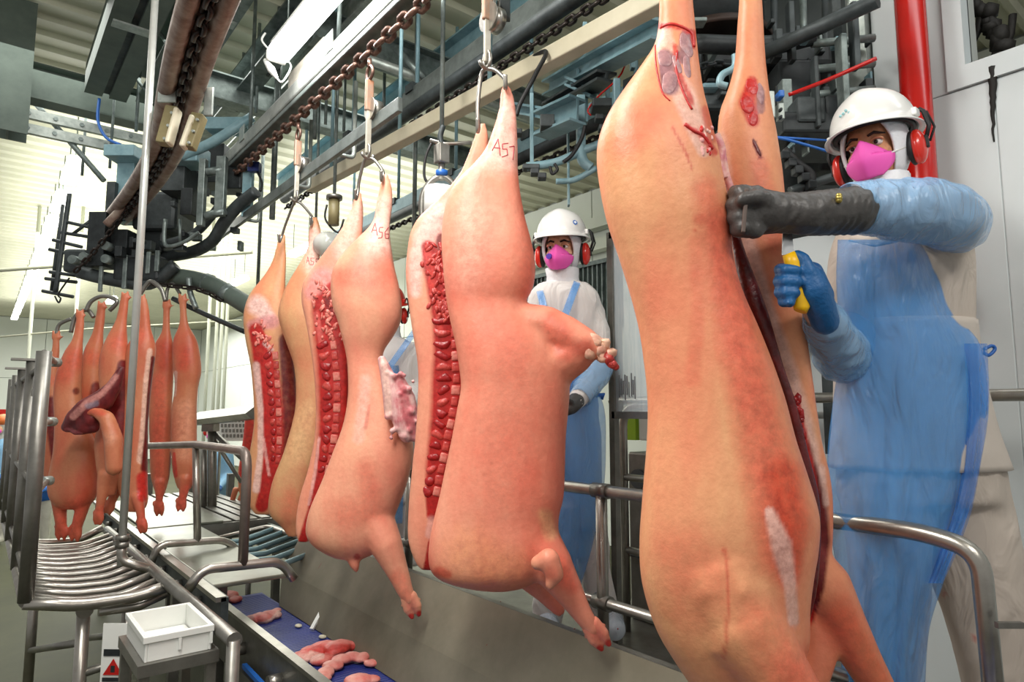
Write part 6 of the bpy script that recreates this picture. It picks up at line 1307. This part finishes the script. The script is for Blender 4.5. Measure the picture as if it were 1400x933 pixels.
ap2 = apron_sheet([(440, 742, 786), (480, 740, 800), (520, 738, 812), (560, 738, 826), (610, 738, 828), (660, 740, 826), (710, 742, 818), (760, 744, 806), (800, 746, 794), (832, 752, 786)], DM - .05, .12, .006, .4, nx=44).build('apron', M_APRON, w2); ap2.modifiers.new('t', 'SOLIDIFY').thickness = .0015
MB().bar(P(770, 438, D=DM - .15), P(789, 386, D=DM - .08), .03, .004, FH, .001).build('apron_strap', M_APRON, w2); MB().bar(P(748, 440, D=DM - .15), P(738, 398, D=DM - .08), .03, .004, FH, .001).build('apron_strap', M_APRON, w2)
MB().tube([P(815, 541, D=DM - .1), P(825, 540, D=DM - .08), P(822, 546, D=DM - .08)], .009, 8).build('apron_tie', M_BLUEPL, w2)
sleeve(w2, [(822, 488, 17, -.04), (816, 508, 19, -.07), (803, 528, 17, -.15), (792, 545, 14, -.22)], DM)
mb = MB(); pcaps(mb, [(788, 548, 12, -.24), (781, 556, 11, -.27), (776, 560, 9, -.29)], DM)
for k in range(4): pcaps(mb, [(778, 551 + k * 4.5, 3.6, -.29), (769, 553 + k * 4.5, 3.4, -.31), (766, 556 + k * 4.5, 3, -.29)], DM)
pcaps(mb, [(782, 550, 4, -.3), (774, 545, 3.6, -.31)], DM)
remesh(mb, 'grey_glove', M_GLOVEG, w2, .006, 2)
for x, y, r in ((834, 858, 14), (748, 852, 18)):
    c = P(x, 864, D=DM - .02); mb = MB(); mb.caps([(c + Vector((0, 0, .06)), .055), (c - FH * .13 + Vector((0, 0, .05)), .045)]); remesh(mb, 'boot_cover', M_BOOTC, w2, .01, 2)
# ---- third worker behind carcass 156 and fourth behind carcass 155
def hidden_worker(label, D, hx_, hy_, yaw, pitch, rows, legs, arms, helm, apr, hand=None):
    r = empty('person', P(hx_, 561 + .97 * F_PX / D, D=D), label, 'person'); M = head_frame(hx_, hy_, D, yaw, pitch)
    mb = MB(); head_core(mb, M); seg_loft(mb, rows, D, .6)
    for lg in legs: seg_loft(mb, lg, D, .8)
    for a in arms: pcaps(mb, a, D)
    bodymesh(mb, r, M_COAT, .013, 4, [('d59a78', 1., .4, [(hx_ - 4, hy_, 14)])]); gear(r, M, M_SKINL, helm=helm, detail=False)
    o = apron_sheet(apr, D - .05, .11, .006, 2, nx=30).build('apron', M_APRON, r); o.modifiers.new('t', 'SOLIDIFY').thickness = .0015
    return r
w3 = hidden_worker('worker in white coat mostly hidden behind carcass 156, red earmuff showing', 3.95, 529, 428, -8, -14,
    [(462, 520, 552), (470, 508, 564), (490, 504, 574), (530, 504, 572), (590, 508, 570), (650, 510, 570), (690, 510, 570)], [[(670, 545, 578), (730, 548, 578), (780, 550, 574)], [(670, 512, 546), (730, 512, 542), (780, 514, 540)]],
    [[(564, 480, 13), (570, 530, 12), (558, 575, 10, -.2)], [(512, 480, 13), (504, 530, 11), (500, 570, 9, -.2)]], M_REDH, [(500, 515, 545), (560, 508, 552), (640, 510, 552), (720, 514, 550)])
MB().bar(P(534, 500, D=3.8), P(568, 452, D=3.86), .035, .004, FH, .001).build('apron_strap', M_APRON, w3)
w4 = hidden_worker('worker almost hidden behind carcass 155, blue gloved hand showing', 4.75, 452, 452, -10, -10,
    [(476, 440, 466), (484, 430, 474), (500, 427, 478), (540, 428, 477), (600, 430, 476), (660, 430, 476), (690, 430, 476)], [[(660, 454, 478), (720, 455, 478), (744, 455, 476)], [(660, 430, 454), (720, 431, 452), (744, 432, 452)]],
    [[(432, 492, 9), (420, 520, 9, -.1), (408, 508, 7, -.2)], [(472, 492, 10), (478, 540, 9), (465, 575, 7, -.2)]], M_HELM, [(510, 434, 462), (580, 430, 466), (660, 432, 464), (720, 434, 462)])
mb = MB(); pcaps(mb, [(410, 507, 6, -.2), (402, 505, 6.5, -.24), (396, 504, 6, -.26)], 4.75)
for k, y in enumerate((496, 502, 508, 513)): pcaps(mb, [(398, y, 3.2, -.27), (391, y - 1, 3, -.3), (388, y + 1, 2.8, -.28)], 4.75)
pcaps(mb, [(402, 498, 3.4, -.28), (395, 491, 3, -.3)], 4.75); remesh(mb, 'blue_glove', mat('bright_blue_glove', '2f86d0', .45), w4, .007, 2)
# ---- far workers
def far_worker(label, px_, py_head, D, coat, trousers, helm, yaw=0):
    zf = 0.0; base = P(px_, py_head, D=D); hz = base.z; r = empty('person', (base.x, base.y, 0), label, 'person'); s = hz / 1.62
    T = lambda x, y, z: Vector((base.x, base.y, 0)) + RT * x * s - FH * y * s + Vector((0, 0, z * s))
    mb = MB(); mb.ball(T(0, 0, 1.62), (.085 * s, .1 * s, .12 * s), 3); mb.caps([(T(0, 0, 1.52), .055 * s), (T(0, 0, 1.42), .06 * s)])
    for sx in (-1, 1): mb.caps([(T(sx * .1, 0, .9), .095 * s), (T(sx * .1, .02, .5), .07 * s), (T(sx * .1, 0, .1), .05 * s)]); mb.caps([(T(sx * .1, 0, .07), .05 * s), (T(sx * .11, .14, .05), .04 * s)])
    remesh(mb, 'body', trousers, r, .016, 4)
    mb = MB(); mb.caps([(T(-.1, 0, 1.36), .1 * s), (T(.1, 0, 1.36), .1 * s)]); mb.caps([(T(-.08, 0, 1.3), .14 * s), (T(-.08, 0, .85), .14 * s)]); mb.caps([(T(.08, 0, 1.3), .14 * s), (T(.08, 0, .85), .14 * s)])
    for sx in (-1, 1): mb.caps([(T(sx * .19, 0, 1.36), .07 * s), (T(sx * .24, .02, 1.08), .058 * s), (T(sx * .2, .2, .95), .045 * s)])
    remesh(mb, 'coat', coat, r, .016, 4)
    for sx in (-1, 1):
        mb = MB(); mb.caps([(T(sx * .2, .22, .94), .04 * s), (T(sx * .19, .28, .92), .035 * s)])
        for k in range(4): mb.caps([(T(sx * .19 + (k - 1.5) * .018, .29, .92), .011 * s), (T(sx * .19 + (k - 1.5) * .018, .34, .89), .01 * s)])
        mb.build('glove', M_BLUEPL, r)
    MB().ball(T(0, .04, 1.59), (.062 * s, .07 * s, .08 * s), 2).build('face', M_SKINL, r); MB().ball(T(0, .075, 1.56), (.05 * s, .05 * s, .045 * s), 2).build('face_mask', M_MASK, r)
    mb = MB(); mb.ball(T(0, 0, 1.70), (.12 * s, .13 * s, .09 * s), 3); mb.build('helmet', helm, r)
    for sx in (-1, 1): MB().ball(T(sx * .1, 0, 1.61), (.03 * s, .03 * s, .05 * s), 2).build('earmuff', M_MUFF, r)
    return r
M_BLUEC = mat('light_blue_coat', '7fb4dc', .6, 0, '9cc6e4', 10, .8); M_WT = mat('white_trousers', 'c9c6bb', .8, 0, 'aaa79c', 8, .7)
far_worker('distant worker in blue coat and pale trousers behind the hoop rail', 292, 590, 7.2, M_BLUEC, M_WT, M_HELM); far_worker('distant worker in pale blue at the far left edge', 4, 583, 8.2, M_BLUEC, M_WT, mat('orange_helmet', 'd8743a', .4))
far_worker('distant worker in blue apron behind the fence posts', 62, 600, 7.6, M_BLUEPL, M_WT, M_HELM)
# ------------------------------------------------------------------ far equipment
hd = empty('weigh_hood', P(300, 590, D=5.4), 'grey stainless hooded stand beside the palest left pork side', 'stand')
a, b = P(271, 572, D=5.5), P(352, 562, D=5.0)
mb = MB(); d_ = (b - a).normalized(); s_ = d_.cross(Vector((0, 0, 1))).normalized()
mb.prism([a + s_ * -.1 + Vector((0, 0, -.02)), a + Vector((0, 0, .05)), a + s_ * .1 + Vector((0, 0, -.02)), a + s_ * .05 + Vector((0, 0, -.06)), a - s_ * .05 + Vector((0, 0, -.06))], b - a); mb.build('hood', M_STEELD, hd)
for pts, r in (([(290, 575), (290, 720)], .035), ([(278, 605), (278, 715)], .03), ([(290, 590), (345, 640)], .02), ([(292, 600), (330, 660)], .016)): MB().tube([P(x, y, D=5.5) for x, y in pts], r, 10).build('strut', M_STEELD, hd)
pbox(hd, 'column_head', 280, 576, 296, 590, 5.45, .12, M_STEELD)
pf = empty('perforated_screen', P(310, 590, D=6.2), 'white perforated panel behind the grey hooded stand', 'panel')
pbox(pf, 'plate', 296, 570, 336, 603, 6.25, .01, M_WHITEPL)
for j in range(4):
    for i in range(7): pbox(pf, 'slot', 301 + i * 5 + j, 573 + j * 7, 303.5 + i * 5 + j, 577.5 + j * 7, 6.235, .01, M_STEELD, 0)
for k in (0, 1): pbox(pf, 'leg', 298 + k * 34, 603, 300 + k * 34, 700, 6.25, .04, M_STEELD)
for k, (x0, y0, x1, y1, lab) in enumerate(((196, 690, 290, 760, 'low'),)): pass
cn = empty('far_conveyor', P(12, 640, D=8.6), 'far grey conveyor bench at the left edge behind the fence', 'bench')
pbox(cn, 'top', -30, 640, 40, 648, 8.6, .6, M_STEEL); pbox(cn, 'front', -30, 650, 40, 700, 8.5, .05, M_STEELD)
for x in (-20, 30): pbox(cn, 'leg', x, 700, x + 4, 745, 8.6, .06, M_STEELD)
bs = MB(); a = P(10, 662, D=8.4); bs.box(a, (.12, .1, .2)); tag(bs.build('blue_bin', M_BLUEPL), 'small blue bin standing by the far conveyor bench', 'bin')
sg2 = MB(); a = P(4, 568, D=9.0); sg2.box(a, (.12, .02, .16)); tag(sg2.build('red_notice', M_RED), 'small red notice board at the far left edge', 'sign')
for k, (x, lab) in enumerate(((205, 'left'), (262, 'middle'), (316, 'right'))):
    a = P(x, 640, D=6.6); o = MB().bb((a.x - .03, a.y - .03, 0), (a.x + .03, a.y + .03, 1.0)); tag(o.build('machine_leg_post', M_STEELD), lab + ' grey square post among the far tables below the pork sides', 'post')
# ------------------------------------------------------------------ trimmings on the belt
def trim_piece(label, blobs, Z, m, strokes=()):
    c = P(blobs[0][0], blobs[0][1], Z=Z); r = empty('meat_trimming', c, label, 'meat', 'trimmings on the blue belt'); mb = MB()
    for x, y, rad, h in blobs:
        p = P(x, y, Z=Z); s = depth(p) / F_PX; mb.ball(p + Vector((0, 0, h)), (rad * s * 1.1, rad * s * 1.4, max(rad * s * .55, .008)), 2, Matrix.Rotation(random.uniform(0, 3), 3, 'Z'))
    o = remesh(mb, 'flesh', m, r, .005, 2); paint(o, list(strokes)); return r
M_TRIM = flesh_mat('trim_meat', 'd4574f', 'e48a80', n=22); M_TRIMF = flesh_mat('trim_fat', 'e7a79a', 'd9776f', n=18)
trim_piece('flat pale meat trimming with skin edge on the belt middle', [(345, 850, 12, .006), (358, 848, 13, .008), (370, 844, 11, .01), (378, 839, 6, .014), (338, 854, 7, .005)], .505, M_TRIMF, [(PALE, .9, .5, [(350, 857, 4), (372, 850, 4), (382, 838, 4)]), (CRIM, .5, .7, [(345, 846, 6), (360, 845, 5)])])
trim_piece('reddish meat scrap under the front of the sheet table', [(300, 816, 10, .008), (312, 818, 12, .01), (322, 822, 8, .008)], .505, M_TRIM)
trim_piece('large heap of red meat trimming nearest on the belt', [(428, 896, 14, .012), (445, 892, 15, .02), (462, 894, 16, .026), (478, 890, 11, .02), (484, 886, 7, .02), (416, 902, 12, .008), (408, 898, 7, .006), (440, 906, 12, .012)], .505, M_TRIM, [(CRIM, .8, .6, [(430, 890, 8), (452, 888, 8), (482, 886, 5)]), (PALE, .7, .6, [(412, 902, 8), (440, 898, 4), (425, 893, 3)])])
trim_piece('long pinkish meat strip lying in front of the large red trimming', [(455, 915, 11, .014), (468, 908, 11, .02), (482, 905, 10, .022), (495, 905, 10, .018), (508, 911, 8, .012), (445, 924, 11, .012), (440, 932, 10, .01)], .505, M_TRIMF)
trim_piece('pale meat trimming at the bottom edge of the belt', [(490, 934, 14, .01), (508, 932, 9, .008)], .505, M_TRIMF)
ws = P(420, 757, Z=.83)
